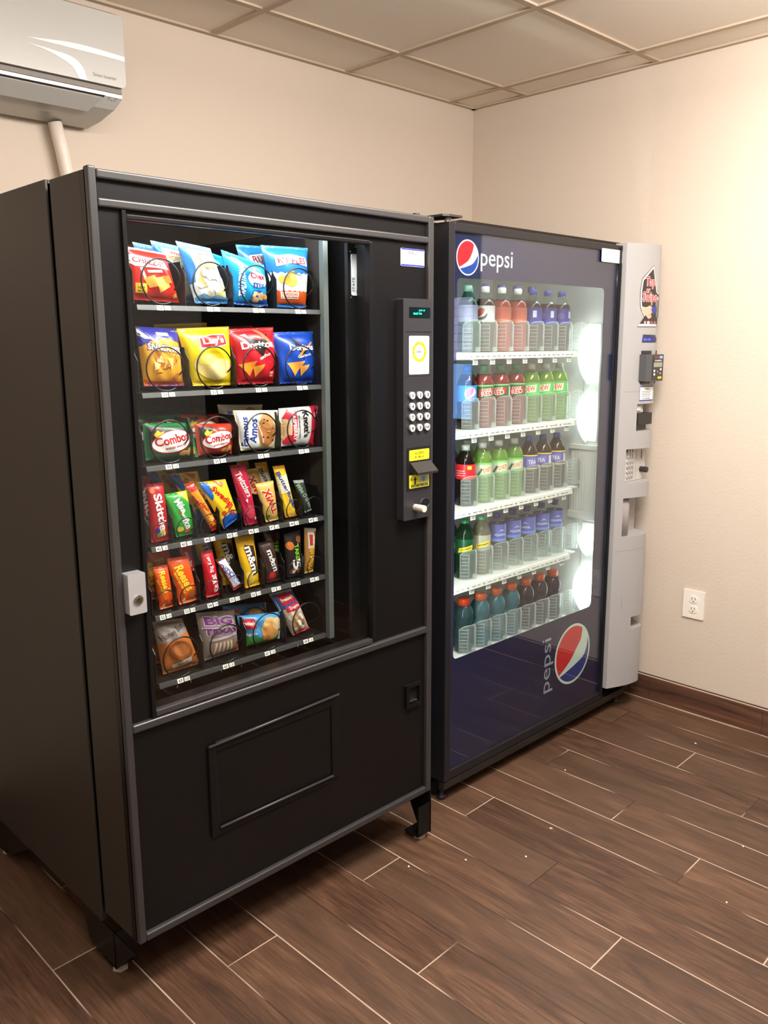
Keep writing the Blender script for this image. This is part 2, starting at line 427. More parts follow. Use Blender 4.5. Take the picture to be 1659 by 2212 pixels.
# the casing: profile in (y, z), a clipped lower right corner
prof = [(0, .015), (0, .30), (-.16, .30), (-.195, .285), (-.197, .082), (-.195, .058), (-.165, .030), (-.10, .008), (-.02, 0.0)]
cs = MB()
def acx(y, z):   # the right end tucks in towards the bottom
    return xr-.002-max(0, .055-z)*.55
n = len(prof); i0 = len(cs.v)
cs.v += [(-.45, y, z) for y, z in prof]+[(acx(y, z), y, z) for y, z in prof]
for k in range(n): cs.face([i0+k, i0+(k+1) % n, i0+n+(k+1) % n, i0+n+k], ACM)
cs.face([i0+k for k in range(n)], ACM); cs.face([i0+n+k for k in range(n)], ACM)
cs.build('casing', ac, bevel=.004)
fp = MB().prism(rrect(-.452, .083, xr, .277, .016), 'y', -.213, -.196, ACM).build('front_panel', ac, bevel=.006, seg=3)
MB().box(-.44, xr-.008, -.2, -.19, .068, .084, ACG).build('air_gap_shade', ac)  # solid grey strip whose colour gives the shade under the front panel
q = MB(); OX, OZ = 2.29, -2.15
sw1 = [(-2.127, 2.311), (-1.987, 2.3245), (-1.8405, 2.3195), (-1.8405, 2.307), (-1.918, 2.3085), (-1.998, 2.3095), (-2.071, 2.3105)]
sw2 = [(-2.133, 2.2975), (-2.057, 2.2935), (-2.0, 2.286), (-1.971, 2.264), (-1.963, 2.240), (-1.957, 2.2335), (-1.985, 2.2335), (-1.990, 2.242), (-2.005, 2.263), (-2.044, 2.280), (-2.083, 2.2905)]
q.tris(T_poly(smoothline(sw1[:3], 8)+smoothline(sw1[3:]+[sw1[0]], 5)), on_y(-.2138, OX, OZ), SW)
q.tris(T_poly(smoothline(sw2[:6], 6)+smoothline(sw2[6:]+[sw2[0]], 5)), on_y(-.2138, OX, OZ), SW)
q.tris(T_text('Smart Inverter', -1.906, 2.2545, .072, .010, 0, .0), on_y(-.2138, OX, OZ), plain((130, 126, 120), .5))
q.build('panel_markings', fp, recalc=False)
def slope(v, off=0.0):   # the lower face of the casing, between the gap and its bottom edge
    a, bb = Vector((-.1955, .060)), Vector((-.145, .022))
    p = a.lerp(bb, v); nrm = Vector((-(bb-a).y*-1, -(bb-a).x)).normalized()
    return p.x-.6*off, p.y-.8*off
lv = MB()
def lvq(x0, x1, v0, v1, off, mat):
    (ya, za), (yb, zb) = slope(v0, off), slope(v1, off); (yc, zc), (yd, zd) = slope(v0, 0), slope(v1, 0)
    i = len(lv.v); lv.v += [(x0, ya, za), (x1, ya, za), (x1-.03*(v1-v0), yb, zb), (x0, yb, zb), (x0, yc, zc), (x1, yc, zc), (x1-.03*(v1-v0), yd, zd), (x0, yd, zd)]
    for f in ((0, 1, 2, 3), (0, 1, 5, 4), (1, 2, 6, 5), (2, 3, 7, 6), (3, 0, 4, 7)): lv.face([i+k for k in f], mat)
lvq(-.44, .390, .02, .98, .0022, plain((48, 40, 34), .6, name='louver_gap_shade'))  # dark plate, painted shade of the gap around the louver
lvq(-.44, .383, .12, 1.0, .006, ACM)
lv.build('louver', ac)
q = MB()
for k in range(7):
    for x in (.402, .412, .422): 
        if (k*3+int(x*1000)) % 4: 
            y, z = slope(.05+.12*k, .003); y2, z2 = slope(.10+.12*k, .003)
            q.poly([(x-.012*k/7, y, z), (x+.006-.012*k/7, y, z), (x+.006-.012*k/7, y2, z2), (x-.012*k/7, y2, z2)], plain((150, 142, 132), .5))
q.build('indicator_marks', ac, recalc=False)
pp = MB().tube([(-1.985, -.036, 2.149), (-1.968, -.035, 2.07), (-1.955, -.034, 1.99), (-1.945, -.034, 1.85), (-1.94, -.034, 1.2), (-1.94, -.034, 0)], .0205, 20, plain((226, 214, 200), .45, name='pipe_cover'))
tag(pp.build('drain_pipe'), 'white round pipe running down the wall from the air conditioner', 'pipe')

# ------------------------------------------------------------------ little scraps on the floor
SCR = plain((235, 220, 205), .7, name='paper_scrap')
for k, (x, y, l, a) in enumerate([(-.254, -1.348, .008, 1.0), (-.778, -1.117, .006, .3), (-1.584, -1.121, .006, .9), (-1.125, -1.297, .008, 2.0), (-1.09, -1.843, .005, .2), (-.797, -1.762, .006, .5), (-1.303, -1.332, .006, .8), (-1.442, -1.217, .006, 1.3)]):
    q = MB(); c_, s_ = cos(a), sin(a); l *= .6
    pts = [(-l, -.0018), (0, -.0028), (l, -.001), (l*.8, .002), (-.2*l, .0026), (-l, .001)]
    q.prism([(px*c_-py*s_, px*s_+py*c_) for px, py in pts], 'z', 0.0, .0016, SCR)
    tag(q.build('paper_scrap', None, (x, y, .0003)), 'tiny white paper scrap lying on the wood look floor', 'scrap', 'paper scraps on the floor')
# ================================================================== SNACK MACHINE
W1, H1 = .976, 1.826
sm = thing('snack_vending_machine', (AX, AY, 0), 'tall black glass front snack vending machine left of the blue drinks machine', 'vending machine')
c = MB()
c.box(.0, .006, .19, .89, .118, 1.828, SIDE); c.box(W1-.006, W1, .19, .89, .118, 1.828, SIDE)
c.box(.006, W1-.006, .19, .89, 1.820, 1.828, SIDE); c.box(.006, W1-.006, .19, .89, .118, .14, SIDE); c.box(.006, W1-.006, .88, .89, .14, 1.82, SIDE)
c.build('cabinet', sm, bevel=.0012)
c = MB()   # black inside of the cabinet
c.box(.09, .12, .10, .80, .60, 1.80, LINER); c.box(.12, .93, .79, .80, .60, 1.80, LINER); c.box(.12, .93, .10, .80, 1.785, 1.80, LINER)
c.box(.695, .71, .19, .79, .60, 1.785, plain((48, 45, 42), .5)); c.box(.12, .93, .10, .80, .585, .60, LINER)
c.box(.012, .964, .168, .192, .16, 1.80, DARK) if False else None
c.build('interior_liner', sm)
MB().box(.010, .0145, .165, .195, .15, 1.80, DARK).box(W1-.0145, W1-.010, .165, .195, .15, 1.80, DARK).box(.0145, W1-.0145, .165, .195, 1.79, 1.80, DARK).build('door_gap_shade', sm)  # black sheets standing in for the shade in the gap behind the door

# door: stiles, header, lower panel around the window opening
d = MB()
d.prism([(0, .157), (0, H1-.002), (W1, H1-.002), (W1, .157)], 'y', .012, .034, BLACK, holes=[[(.080, .690), (.745, .690), (.745, 1.742), (.080, 1.742)]])
d.prism([(.003, .160), (.003, H1-.004), (W1-.003, H1-.004), (W1-.003, .160)], 'y', .034, .168, BLACK, holes=[[(.080, .690), (.745, .690), (.745, 1.800), (.080, 1.800)]], side=BLACK)
d.box(0, .003, .034, .168, .157, H1-.002, SIDE)
door1 = d.build('door', sm, bevel=.0015)
t = MB()   # raised trim: outer stiles, two header rails, sill and bottom rail
t.box(0, .018, 0, .020, .157, H1+.004, RAILM); t.box(.955, W1, 0, .020, .157, H1, RAILM)
t.box(.018, .955, 0, .020, 1.808, H1, RAILM); t.box(.018, .955, 0, .020, 1.756, 1.773, RAILM)
t.box(.018, .955, 0, .020, .665, .684, RAILM); t.box(.018, .955, 0, .020, .157, .176, RAILM)
t.build('door_trim', door1, bevel=.004, seg=3)
t = MB()
for a_ in ((.068, .078, .684, 1.756), (.740, .750, .696, 1.745)): t.box(a_[0], a_[1], .004, .022, a_[2], a_[3], BLACK)
t.box(.078, .740, .004, .022, 1.738, 1.748, BLACK); t.box(.078, .740, .004, .022, .686, .700, RAILM)
t.build('window_gasket', door1, bevel=.002)
MB().box(.074, .745, .016, .020, .690, 1.745, GLASS).build('window_pane', sm)
# flat parts seen through the glass on the right: a post and the black inner door with its notice
q = MB(); q.box(.676, .692, .110, .126, .60, 1.785, plain((92, 98, 94), .45)); q.box(.692, .700, .122, .20, .60, 1.785, plain((70, 64, 58), .5)); q.build('inner_post', sm)
q = MB(); q.box(.715, .76, .060, .072, .60, 1.785, plain((14, 16, 16), .35)); q.build('inner_panel', sm)
q = MB(); q.prism(rrect(.7265, 1.616, .7625, 1.719, .004), 'y', .0585, .060, plain((214, 220, 226), .5))
for s_, x, z, l, h in (('STATE', .733, 1.643, .036, .009), ('LISTED', .755, 1.690, .05, .0045), ('SERVICE', .747, 1.688, .05, .003), ('ETL', .7475, 1.627, .010, .008)):
    q.tris(T_text(s_, x, z, l, h, 90), on_y(.0582), BLACKP)
q.build('inner_notice', sm, recalc=False)
for x, z in ((.724, 1.724), (.766, 1.726), (.725, 1.611), (.766, 1.612), (.745, 1.737)): MB().prism(circle(0, 0, .0022, None, 10), 'y', .0575, .060, STEEL).build('rivet', sm, (x, 0, z))
# dark drop area under the trays
q = MB(); q.prism([(.075, .690), (.24, .690), (.24, .660), (.075, .655)], 'x', .12, .74, plain((22, 21, 21), .2)); q.build('drop_tray', sm)
for k in range(18):
    x = .16+.5*random.random(); y = .10+.10*random.random(); l = .006+.012*random.random()
    MB().box(0, .0008, 0, .0008, .0005, l*.8, plain((150, 146, 140), .4)).build('flap_bristle', sm, (x, y, .690))
tube = MB().tube([(.10, .060, 1.772), (.70, .060, 1.772)], .010, 14, emitter('snack_lamp', (.93, .97, 1, 1), 75.0)); tube.build('lamp_tube', sm)

# delivery flap pressed into the lower panel
f = MB()
f.box(.205, .227, .004, .016, .333, .567, BLACK); f.box(.588, .612, .006, .016, .340, .570, BLACK)
f.box(.227, .588, .006, .016, .548, .572, BLACK); f.box(.227, .588, .006, .016, .333, .351, BLACK)
fl = f.build('delivery_frame', door1, bevel=.003)
MB().tube([(.206, .004, .567), (.613, .004, .577)], .0035, 10, RAILM).build('frame_bead', fl); MB().tube([(.228, .004, .352), (.588, .004, .350)], .0035, 10, RAILM).build('frame_bead', fl)
MB().box(.227, .588, .0105, .014, .351, .548, BLACK).build('delivery_flap', door1, bevel=.002)
# change cup
f = MB().prism([(.872, .450), (.934, .450), (.934, .522), (.872, .522)], 'y', .002, .014, BLACK, holes=[[(.883, .462), (.883, .512), (.925, .512), (.925, .462)]])
cup = f.build('change_cup', door1, bevel=.002)
q = MB(); q.box(.883, .925, .0112, .0118, .462, .512, DARK); q.box(.887, .917, .004, .011, .468, .4705, STEEL); q.build('cup_hollow', cup)
# lock
lk = MB().prism(rrect(.020, .937, .060, 1.025, .003), 'y', -.016, .014, CHROME).build('lock_handle', door1, bevel=.004, seg=3)
q = MB(); q.prism(circle(.041, .968, .0105, None, 24), 'y', -.019, -.015, STEEL); q.prism(circle(.041, .968, .0065, None, 20), 'y', -.020, -.018, plain((150, 130, 90), .3, metal=1.0)); q.box(.0403, .0417, -.0205, -.0195, .9635, .9725, BLACKP)
q.build('lock_cylinder', lk)

# control panel
CPM = plain((40, 39, 42), .42, bump=.2, bscale=800., name='control_panel_plastic')
cp = MB().prism(rrect(.842, 1.016, .955, 1.610, .004), 'y', -.014, .013, CPM).build('control_panel', sm, bevel=.003)
q = MB(); q.box(.864, .945, -.0146, -.0135, 1.560, 1.588, plain((8, 24, 22), .15, spec=.7)); 
LED = plain((40, 230, 190), .4, emit=1.6, name='green_display_digits')
q.tris(T_text('JUN 19', .912, 1.5795, .024, .0052), on_y(-.0149), LED); q.tris(T_text('02:07 PM', .895, 1.5715, .032, .0052), on_y(-.0149), LED)
q.build('display', cp, recalc=False)
q = MB(); q.box(.852, .951, -.0150, -.0135, 1.4085, 1.4095, RAILM); q.box(.852, .951, -.0150, -.0135, 1.524, 1.525, DARK)
q.prism(rrect(.863, 1.4125, .941, 1.5135, .004), 'y', -.0150, -.0135, plain((244, 246, 244), .35, name='white_sticker'))
YEL = plain((240, 228, 30), .5); cx, cz = .902, 1.472
ring = [(p, r) for p, r in ()]
q.tris(T_poly(circle(cx, cz, .0275, .0275), [circle(cx, cz, .0185, .0185)]), on_y(-.0153), YEL)
for s_, a0, a1, rr in (('GUARANTEED DELIVERY', 215, -35, .0235),):
    for i, ch in enumerate(s_):
        a = a0+(a1-a0)*i/(len(s_)-1)
        if ch != ' ': q.tris(T_text(ch, cx+rr*cos(math.radians(a)), cz+rr*sin(math.radians(a)), .0040, .0055, a-90), on_y(-.0155), plain((60, 56, 20), .5))
q.tris(T_text('SENSIT', cx, cz, .024, .006), on_y(-.0155), plain((60, 60, 60), .5))
for k in range(3): q.tris(T_text(('IF ITEM IS NOT', 'MAKE ANOTHER SELECTION', 'OR RETURN MONEY')[k], cx, 1.432-.006*k, .062-.006*k, .003), on_y(-.0153), GREYP)
q.build('guarantee_sticker', cp, recalc=False)
DG = plain((240, 240, 240), .4)
keys = ['1', '2', '3', '4', '5', '6', '7', '8', '9', '*', '0', 'CLR']
for k, s_ in enumerate(keys):
    x, z = .871+.0295*(k % 3), 1.357-.0292*(k//3)
    q = MB(); q.prism(circle(x, z, .0115, None, 24), 'y', -.0165, -.0135, plain((60, 60, 62), .3)); q.prism(circle(x, z, .0098, None, 24), 'y', -.0215, -.0135, plain((206, 206, 206), .3, metal=.3, name='silver_key'))
    q.tris(T_text(s_, x, z, .006 if len(s_) == 1 else .013, .009 if len(s_) == 1 else .006), on_y(-.0218), BLACKP if len(s_) > 1 else plain((30, 30, 32), .4))
    q.build('key', cp, recalc=False, bevel=.0022)
q = MB(); q.prism(rrect(.855, 1.098, .946, 1.216, .003), 'y', -.0155, -.0135, plain((24, 23, 23), .4))
bv = q.build('bill_acceptor', cp)
YS = plain((238, 232, 40), .45, name='yellow_sticker')
q = MB(); q.prism(rrect(.8625, 1.180, .9415, 1.209, .003), 'y', -.0165, -.0153, YS)
q.tris(T_text('ACCEPTS', .902, 1.1995, .036, .0065), on_y(-.0168), BLACKP); q.tris(T_text('$1 BILLS', .902, 1.189, .034, .0065), on_y(-.0168), BLACKP)
q.build('accepts_sticker', bv, recalc=False)
q = MB(); q.prism([(-.0150, 1.176), (-.045, 1.150), (-.045, 1.143), (-.0150, 1.150)], 'x', .866, .948, plain((40, 38, 37), .35)); q.build('bill_slot_hood', bv, bevel=.0015)
q = MB(); q.prism(rrect(.8625, 1.104, .9415, 1.141, .003), 'y', -.0165, -.0153, YS)
q.tris(T_poly([(.882, 1.114), (.882, 1.126), (.878, 1.126), (.885, 1.136), (.892, 1.126), (.888, 1.126), (.888, 1.114)]), on_y(-.0168), BLACKP)
q.tris(T_rect(.903, 1.117, .935, 1.137), on_y(-.0167), plain((188, 206, 196), .5)); q.tris(T_poly(circle(.918, 1.127, .007, .008)), on_y(-.0169), plain((120, 170, 160), .5))
q.tris(T_text('$1', .871, 1.129, .010, .008), on_y(-.0168), BLACKP); q.tris(T_rect(.869, 1.1065, .936, 1.1135), on_y(-.0167), BLACKP); q.tris(T_text('INSERT BILL HERE', .9025, 1.110, .060, .0045), on_y(-.0169), plain((240, 236, 150), .5))
q.build('insert_sticker', bv, recalc=False)
kn = MB(); kn.tube([(.888, -.013, 1.049), (.888, -.050, 1.049)], .0098, 20, plain((206, 198, 184), .4, name='ivory_knob')); kn.build('return_knob', cp, bevel=.001)
q = MB(); q.tris(T_poly(circle(.9285, 1.056, .017, .013)), on_y(-.0145), plain((24, 24, 26), .3)); q.prism(circle(.9285, 1.056, .019, .015), 'y', -.0155, -.0135, STEEL, holes=[circle(.9285, 1.056, .0175, .0135)][:0] and () or [list(reversed(circle(.9285, 1.056, .017, .013)))])
q.box(.917, .940, -.0152, -.0140, 1.0555, 1.0575, DARK); q.build('coin_slot', cp)
# service sticker
q = MB(); q.prism(rrect(.858, 1.694, .948, 1.739, .003), 'y', .0105, .0119, WHITE)
BL = plain((40, 46, 150), .5)
q.tris(T_rect(.859, 1.735, .947, 1.7388), on_y(.0103), BL); q.tris(T_rect(.859, 1.6945, .947, 1.699), on_y(.0103), BL)
q.tris(T_text('CALL', .903, 1.729, .032, .0075), on_y(.0102), BLACKP); q.tris(T_text('FOR SERVICE', .903, 1.703, .056, .0042), on_y(.0102), GREYP)
q.build('service_sticker', door1, recalc=False)
# top hinge pin, legs and feet
q = MB(); q.prism(circle(.958, .05, .010, None, 18), 'z', H1+.003, H1+.012, plain((60, 56, 50), .5)); q.box(.925, .972, .03, .10, H1-.002, H1+.004, SIDE); q.build('hinge_plate', sm, bevel=.001)
FOOT = plain((176, 168, 150), .5, name='worn_levelling_foot')
def leg(x, y, s, poly, fy, fx=None):
    q = MB(); q.prism(poly, 'x', x, x+.004*s, BLACK)
    ys_ = [p[0] for p in poly]
    q.prism([(x, .02), (x+.055*s, .03), (x+.055*s, .118), (x, .118)], 'y', y, y+.004, BLACK)
    q.box(min(x, x+.055*s), max(x, x+.055*s), y+.004, y+.06, .018, .024, BLACK)
    o = q.build('leg', sm, bevel=.001)
    fx = x+.022*s if fx is None else fx
    q = MB(); q.lathe([(.020, 0), (.020, .007), (.011, .010), (.007, .012), (.007, .024)], 6, FOOT, fx, fy, smooth=False); q.build('levelling_foot', o)
leg(.0005, .13, 1, [(.02, .118), (.30, .118), (.27, .03), (.16, .018), (.13, .02), (.05, .10)], .155)
leg(.0005, .80, 1, [(.62, .118), (.89, .118), (.88, .018), (.80, .018)], .845)
leg(W1-.0005, .0, -1, [(.0, .156), (.10, .156), (.10, .118), (.05, .018), (0, .018)], .03)
leg(W1-.0005, .80, -1, [(.62, .118), (.89, .118), (.88, .018), (.80, .018)], .845)

# ------------------------------------------------------------------ trays with dividers, spirals and price tags
def spiral(r, n_turn, pitch, wire):
    # flat loops joined by a quick step at their lower end; the front end stops short at the bottom
    path = []; per = 40
    for k in range(n_turn*per+1):
        t = k/per; a = -PI/2+.5-2*PI*t; fr = t % 1.0; base = int(t+1e-9)
        st = 0 if fr < .80 else (fr-.80)/.20
        st = st*st*(3-2*st)
        y = (base+st)*pitch if k < n_turn*per else n_turn*pitch
        path.append((r*cos(a), y, r*sin(a)))
    return MB().tube(path, wire, 6, WIRE)
def divider_poly(h, d): return [(0, 0), (0, h*.72), (.012, h*.86), (.016, h), (d, h), (d, 0)]
ROWS = [(1.5815, 4, ['13', '15', '17', '19']), (1.390, 4, ['23', '25', '27', '29']), (1.2255, 4, ['33', '35', '37', '39']),
        (1.038, 8, ['42', '43', '44', '45', '46', '47', '48', '49']), (.873, 8, ['52', '53', '54', '55', '56', '57', '58', '59']), (.7045, 4, ['63', '65', '67', '69'])]
X0, X1 = .155, .675
me_div = {}; me_sp = {}
TAGW = plain((236, 234, 224), .55, name='price_tag_paper')
for z, nc, tags in ROWS:
    q = MB(); q.box(X0, X1, .131, .70, -.004, -.001, TRAY); q.box(X0, X1, .690, .70, -.001, .06, TRAY)
    q.prism([(.122, -.0125), (.1255, -.001), (.133, -.001), (.133, -.0125)], 'x', X0, X1, LIP)
    sh = q.build('shelf', sm, (0, 0, z), bevel=.0006)
    cw = (X1-X0)/nc; big = nc == 4
    for k in range(nc+1):
        if big not in me_div:
            o = MB().prism(divider_poly(.098 if big else .078, .55), 'x', -.0008, .0008, TRAY).build('divider', sh, (X0+k*cw, .136, 0)); me_div[big] = o.data
        else: link('divider', me_div[big], sh, (X0+k*cw, .136, 0))
    r = .049 if big else .0265
    for k in range(nc):
        loc = (X0+(k+.5)*cw, .128, r+.0015)
        if big not in me_sp: me_sp[big] = spiral(r, 5, .068 if big else .055, .0019 if big else .0014).build('spiral', sh, loc).data
        else: link('spiral', me_sp[big], sh, loc)
        q = MB(); tx = X0+(k+.5)*cw+(.0 if big else -.006); fn = lambda p: (p[0], .1225+(p[1]+.0125)*.0035/.0115-.0006, p[1])
        w1 = .017 if big else .015
        q.tris(T_rect(tx-w1, -.0122, tx-.001, -.0015), fn, TAGW); q.tris(T_rect(tx+.002, -.0115, tx+w1, -.0022), fn, TAGW)
        fn2 = lambda p: (p[0], .1225+(p[1]+.0125)*.0035/.0115-.0009, p[1])
        q.tris(T_text(tags[k], tx-.5*w1-.0005, -.0068, .0095, .0068), fn2, BLACKP); q.tris(T_text('1.25', tx+.5*w1+.001, -.0068, .0105, .0052), fn2, BLACKP)
        q.build('price_tag', sh, recalc=False)
# ================================================================== SNACKS
def film(c): return plain(c, .34, spec=.55, coat=.15, name='film_%d_%d_%d' % tuple(c))
SN = {}
def pack(name, quad, thick, base, shapes, label, cat, group, seed=0, crimp='v', yc=.160, roll=.0):
    rnd = random.Random(seed)
    TL, TR, BR, BL = [Vector(p) for p in quad]
    Wm = ((TR-TL).length+(BR-BL).length)/2; Hm = ((TL-BL).length+(TR-BR).length)/2
    cen = (TL+TR+BR+BL)/4
    ph = [(rnd.uniform(4, 11), rnd.uniform(4, 11), rnd.uniform(0, 6), rnd.uniform(.3, 1)) for _ in range(5)]
    def bil(u, v): return (BL*(1-u)+BR*u)*(1-v)+(TL*(1-u)+TR*u)*v-cen
    def h(u, v):
        vv = min(max((v-.045)/.91, 0), 1) if crimp == 'v' else v
        uu = u if crimp == 'v' else min(max((u-.045)/.91, 0), 1)
        a = max(0, 1-abs(2*uu-1)**2.4)**.6*max(0, 1-abs(2*vv-1)**2.8)**.65
        w = sum(k*sin(p*u*2+q*v*1.3+o) for p, q, o, k in ph)*.055
        ed = sin(PI*min(max(u, 0), 1)) ** .4
        if crimp == 'v' and (v < .045 or v > .955): return .0008+.0007*sin(v*700)
        if crimp == 'h' and (u < .045 or u > .955): return .0008+.0007*sin(u*700)
        return thick*(a*(1+.9*w)) + .0009+thick*.10*w*ed*0
    def P(u, v, s=1, off=0.0):
        q = bil(u, v); sag = .004*sin(PI*v)*0
        return (q.x, -s*(h(u, v)*(1 if s > 0 else .8)+off), q.y)
    mb = MB(); nu, nv = 22, 28
    mat = film(base)
    for s in (1, -1):
        i = len(mb.v)
        for b_ in range(nv+1):
            for a_ in range(nu+1): mb.v.append(P(a_/nu, b_/nv, s))
        for b_ in range(nv):
            for a_ in range(nu):
                k = i+b_*(nu+1)+a_; mb.face((k, k+1, k+nu+2, k+nu+1) if s > 0 else (k, k+nu+1, k+nu+2, k+1), mat, True)
    layer = 1
    for sh in shapes:
        kind, col = sh[0], sh[-1]
        if kind == 'rect': T = T_rect(sh[1], sh[2], sh[3], sh[4])
        elif kind == 'ell':
            T = T_poly(circle(sh[1], sh[2], sh[3], sh[4], 26))
        elif kind == 'rell':   # tilted ellipse, sizes in metres relative to the width
            a = math.radians(sh[5]); T = []
            pts = [(sh[1]*Wm+sh[3]*Wm*cos(t)*cos(a)-sh[4]*Wm*sin(t)*sin(a), sh[2]*Hm+sh[3]*Wm*cos(t)*sin(a)+sh[4]*Wm*sin(t)*cos(a)) for t in [2*PI*i/30 for i in range(30)]]
            T = T_poly([(x/Wm, y/Hm) for x, y in pts])
        elif kind == 'poly': T = T_poly(sh[1])
        elif kind == 'txt':
            _, s_, cu, cv, w, hh, rot, _c = sh
            vert = abs(sin(math.radians(rot))) > .6
            w_, h_ = (w*Hm, hh*Wm) if vert else (w*Wm, hh*Hm)
            T = [tuple((p[0]/Wm, p[1]/Hm) for p in t) for t in T_text(s_, cu*Wm, cv*Hm, w_, h_, rot, .03)]
        T = [tuple((min(max(p[0], 0.0), 1.0), min(max(p[1], 0.0), 1.0)) for p in t) for t in T]
        off = .0004+.0002*min(layer, 10)+.00004*max(0, layer-10); layer += 1
        Tm = [tuple((p[0]*Wm, p[1]*Hm) for p in t) for t in T]
        mb.tris(Tm, lambda p: P(p[0]/Wm, p[1]/Hm, 1, off), film(col), .0065)
    o = mb.build(name, None, (AX+cen.x, AY+yc+.004, cen.y), recalc=False)
    tag(o, label, cat, group); SN[seed] = o
    return o
def behind(o, dy, dx, dz, label):
    c_ = o.copy(); COL.objects.link(c_); c_.location = o.location+Vector((dx, dy, dz)); c_['label'] = label
    return c_
R, W_, Y_, O_, K_ = (200, 28, 32), (242, 242, 238), (238, 205, 40), (232, 130, 40), (24, 22, 22)
TAN, DBR, BLU, CRM = (214, 164, 96), (70, 40, 26), (24, 66, 160), (236, 224, 188)
G1, G2, G3 = 'snacks on the top shelf', 'chip bags on the second shelf', 'snacks on the third shelf'
G4, G5, G6 = 'sweets on the fourth shelf', 'candy on the fifth shelf', 'cakes on the bottom shelf'
def chips(seed, n, u0, u1, v0, v1, s, cols):
    r = random.Random(seed); o = []
    for _ in range(n):
        u, v, a = r.uniform(u0, u1), r.uniform(v0, v1), r.uniform(0, 6)
        o.append(('poly', [(u+s*cos(a+k*2.1)*r.uniform(.7, 1.1), v+s*.8*sin(a+k*2.1)*r.uniform(.7, 1.1)) for k in range(3)], r.choice(cols)))
    return o
def blobs(seed, n, u0, u1, v0, v1, s, cols):
    r = random.Random(seed)
    return [('ell', r.uniform(u0, u1), r.uniform(v0, v1), s*r.uniform(.6, 1.2), s*r.uniform(.5, .9), r.choice(cols)) for _ in range(n)]

# top shelf
a0 = pack('snack_bag', [(0.159, 1.705), (0.254, 1.697), (0.284, 1.589), (0.162, 1.593)], .022, (206, 36, 28),
  [('poly', [(0, .955), (1, .955), (1, 1), (0, 1)], (236, 214, 208)), ('poly', [(0, .70), (.0, .86), (.80, .80), (.88, .64), (.1, .64)], W_), ('txt', 'CHEEZ-IT', .42, .745, .72, .11, -4, R),
   ('poly', [(.18, .62), (.26, .36), (.31, .36), (.24, .62)], W_), ('poly', [(.32, .58), (.66, .62), (.68, .57), (.34, .53)], W_),
   ('poly', [(.22, .42), (.46, .50), (.58, .30), (.34, .24)], (236, 160, 70)), ('poly', [(.46, .44), (.70, .50), (.80, .30), (.55, .16)], (242, 178, 90)), ('poly', [(.64, .50), (.82, .52), (.86, .38), (.72, .36)], (226, 140, 52)), ('poly', [(.84, .12), (.93, .20), (.95, .10), (.86, .07)], (230, 150, 60)),
   ('rect', .07, .13, .28, .32, (244, 196, 60)), ('txt', 'NEW', .175, .235, .13, .05, 0, (120, 60, 20)), ('txt', 'BIG BAG', .175, .17, .13, .03, 0, (120, 60, 20))],
  'red snack bag with orange square crackers, at the left end of the top shelf', 'snack bag', G1, 1)
a1 = pack('snack_bag', [(0.283, 1.726), (0.374, 1.716), (0.420, 1.590), (0.327, 1.589)], .024, (236, 238, 240),
  [('rect', 0, .90, 1, 1, (112, 168, 222)), ('poly', [(0, .9), (.16, .9), (.20, .6), (.10, .35), (0, .3)], (58, 132, 204)), ('txt', 'POPCORN', .58, .73, .70, .09, -2, (226, 190, 60)), ('txt', 'WHITE', .58, .83, .5, .05, -2, (200, 90, 60)), ('txt', 'Cheddar', .56, .63, .6, .07, 0, (214, 176, 80))]
  + blobs(3, 26, .18, .88, .14, .52, .085, [(252, 250, 240), (246, 238, 200), (232, 214, 140), (255, 255, 250)]) + [('rect', 0, .0, 1, .09, (70, 140, 205)), ('poly', [(.02, .1), (.2, .16), (.4, .1), (.6, .15), (.98, .1), (.98, .08), (.02, .08)], (120, 170, 215))],
  'white and blue popcorn bag with yellow letters on the top shelf', 'snack bag', G1, 2)
a2 = pack('snack_bag', [(0.404, 1.715), (0.529, 1.687), (0.535, 1.587), (0.431, 1.589)], .022, (24, 140, 200),
  [('rect', 0, .92, 1, 1, (60, 165, 220)), ('poly', [(.05, .86), (.22, .95), (.5, .8), (.45, .76), (.2, .85)], (120, 200, 236)), ('txt', 'TRADITIONAL', .27, .50, .70, .16, 80, W_),
   ('rell', .68, .56, .26, .17, 8, (232, 240, 246)), ('txt', 'Chex', .68, .64, .40, .13, 6, R), ('txt', 'mix', .70, .46, .34, .13, 4, (28, 60, 150)), ('poly', [(.42, .02), (.5, .30), (.72, .34), (.95, .18), (.98, .03)], (22, 84, 170))]
  + blobs(5, 9, .46, .88, .08, .27, .075, [(222, 182, 130), (196, 140, 84), (232, 206, 160)]) + [('rect', 0, 0, 1, .06, (28, 90, 180))],
  'bright blue snack mix bag with white vertical lettering on the top shelf', 'snack bag', G1, 3)
wave = lambda v, n, a: [(i/n, v+a*(1 if i % 2 else -1)) for i in range(n+1)]
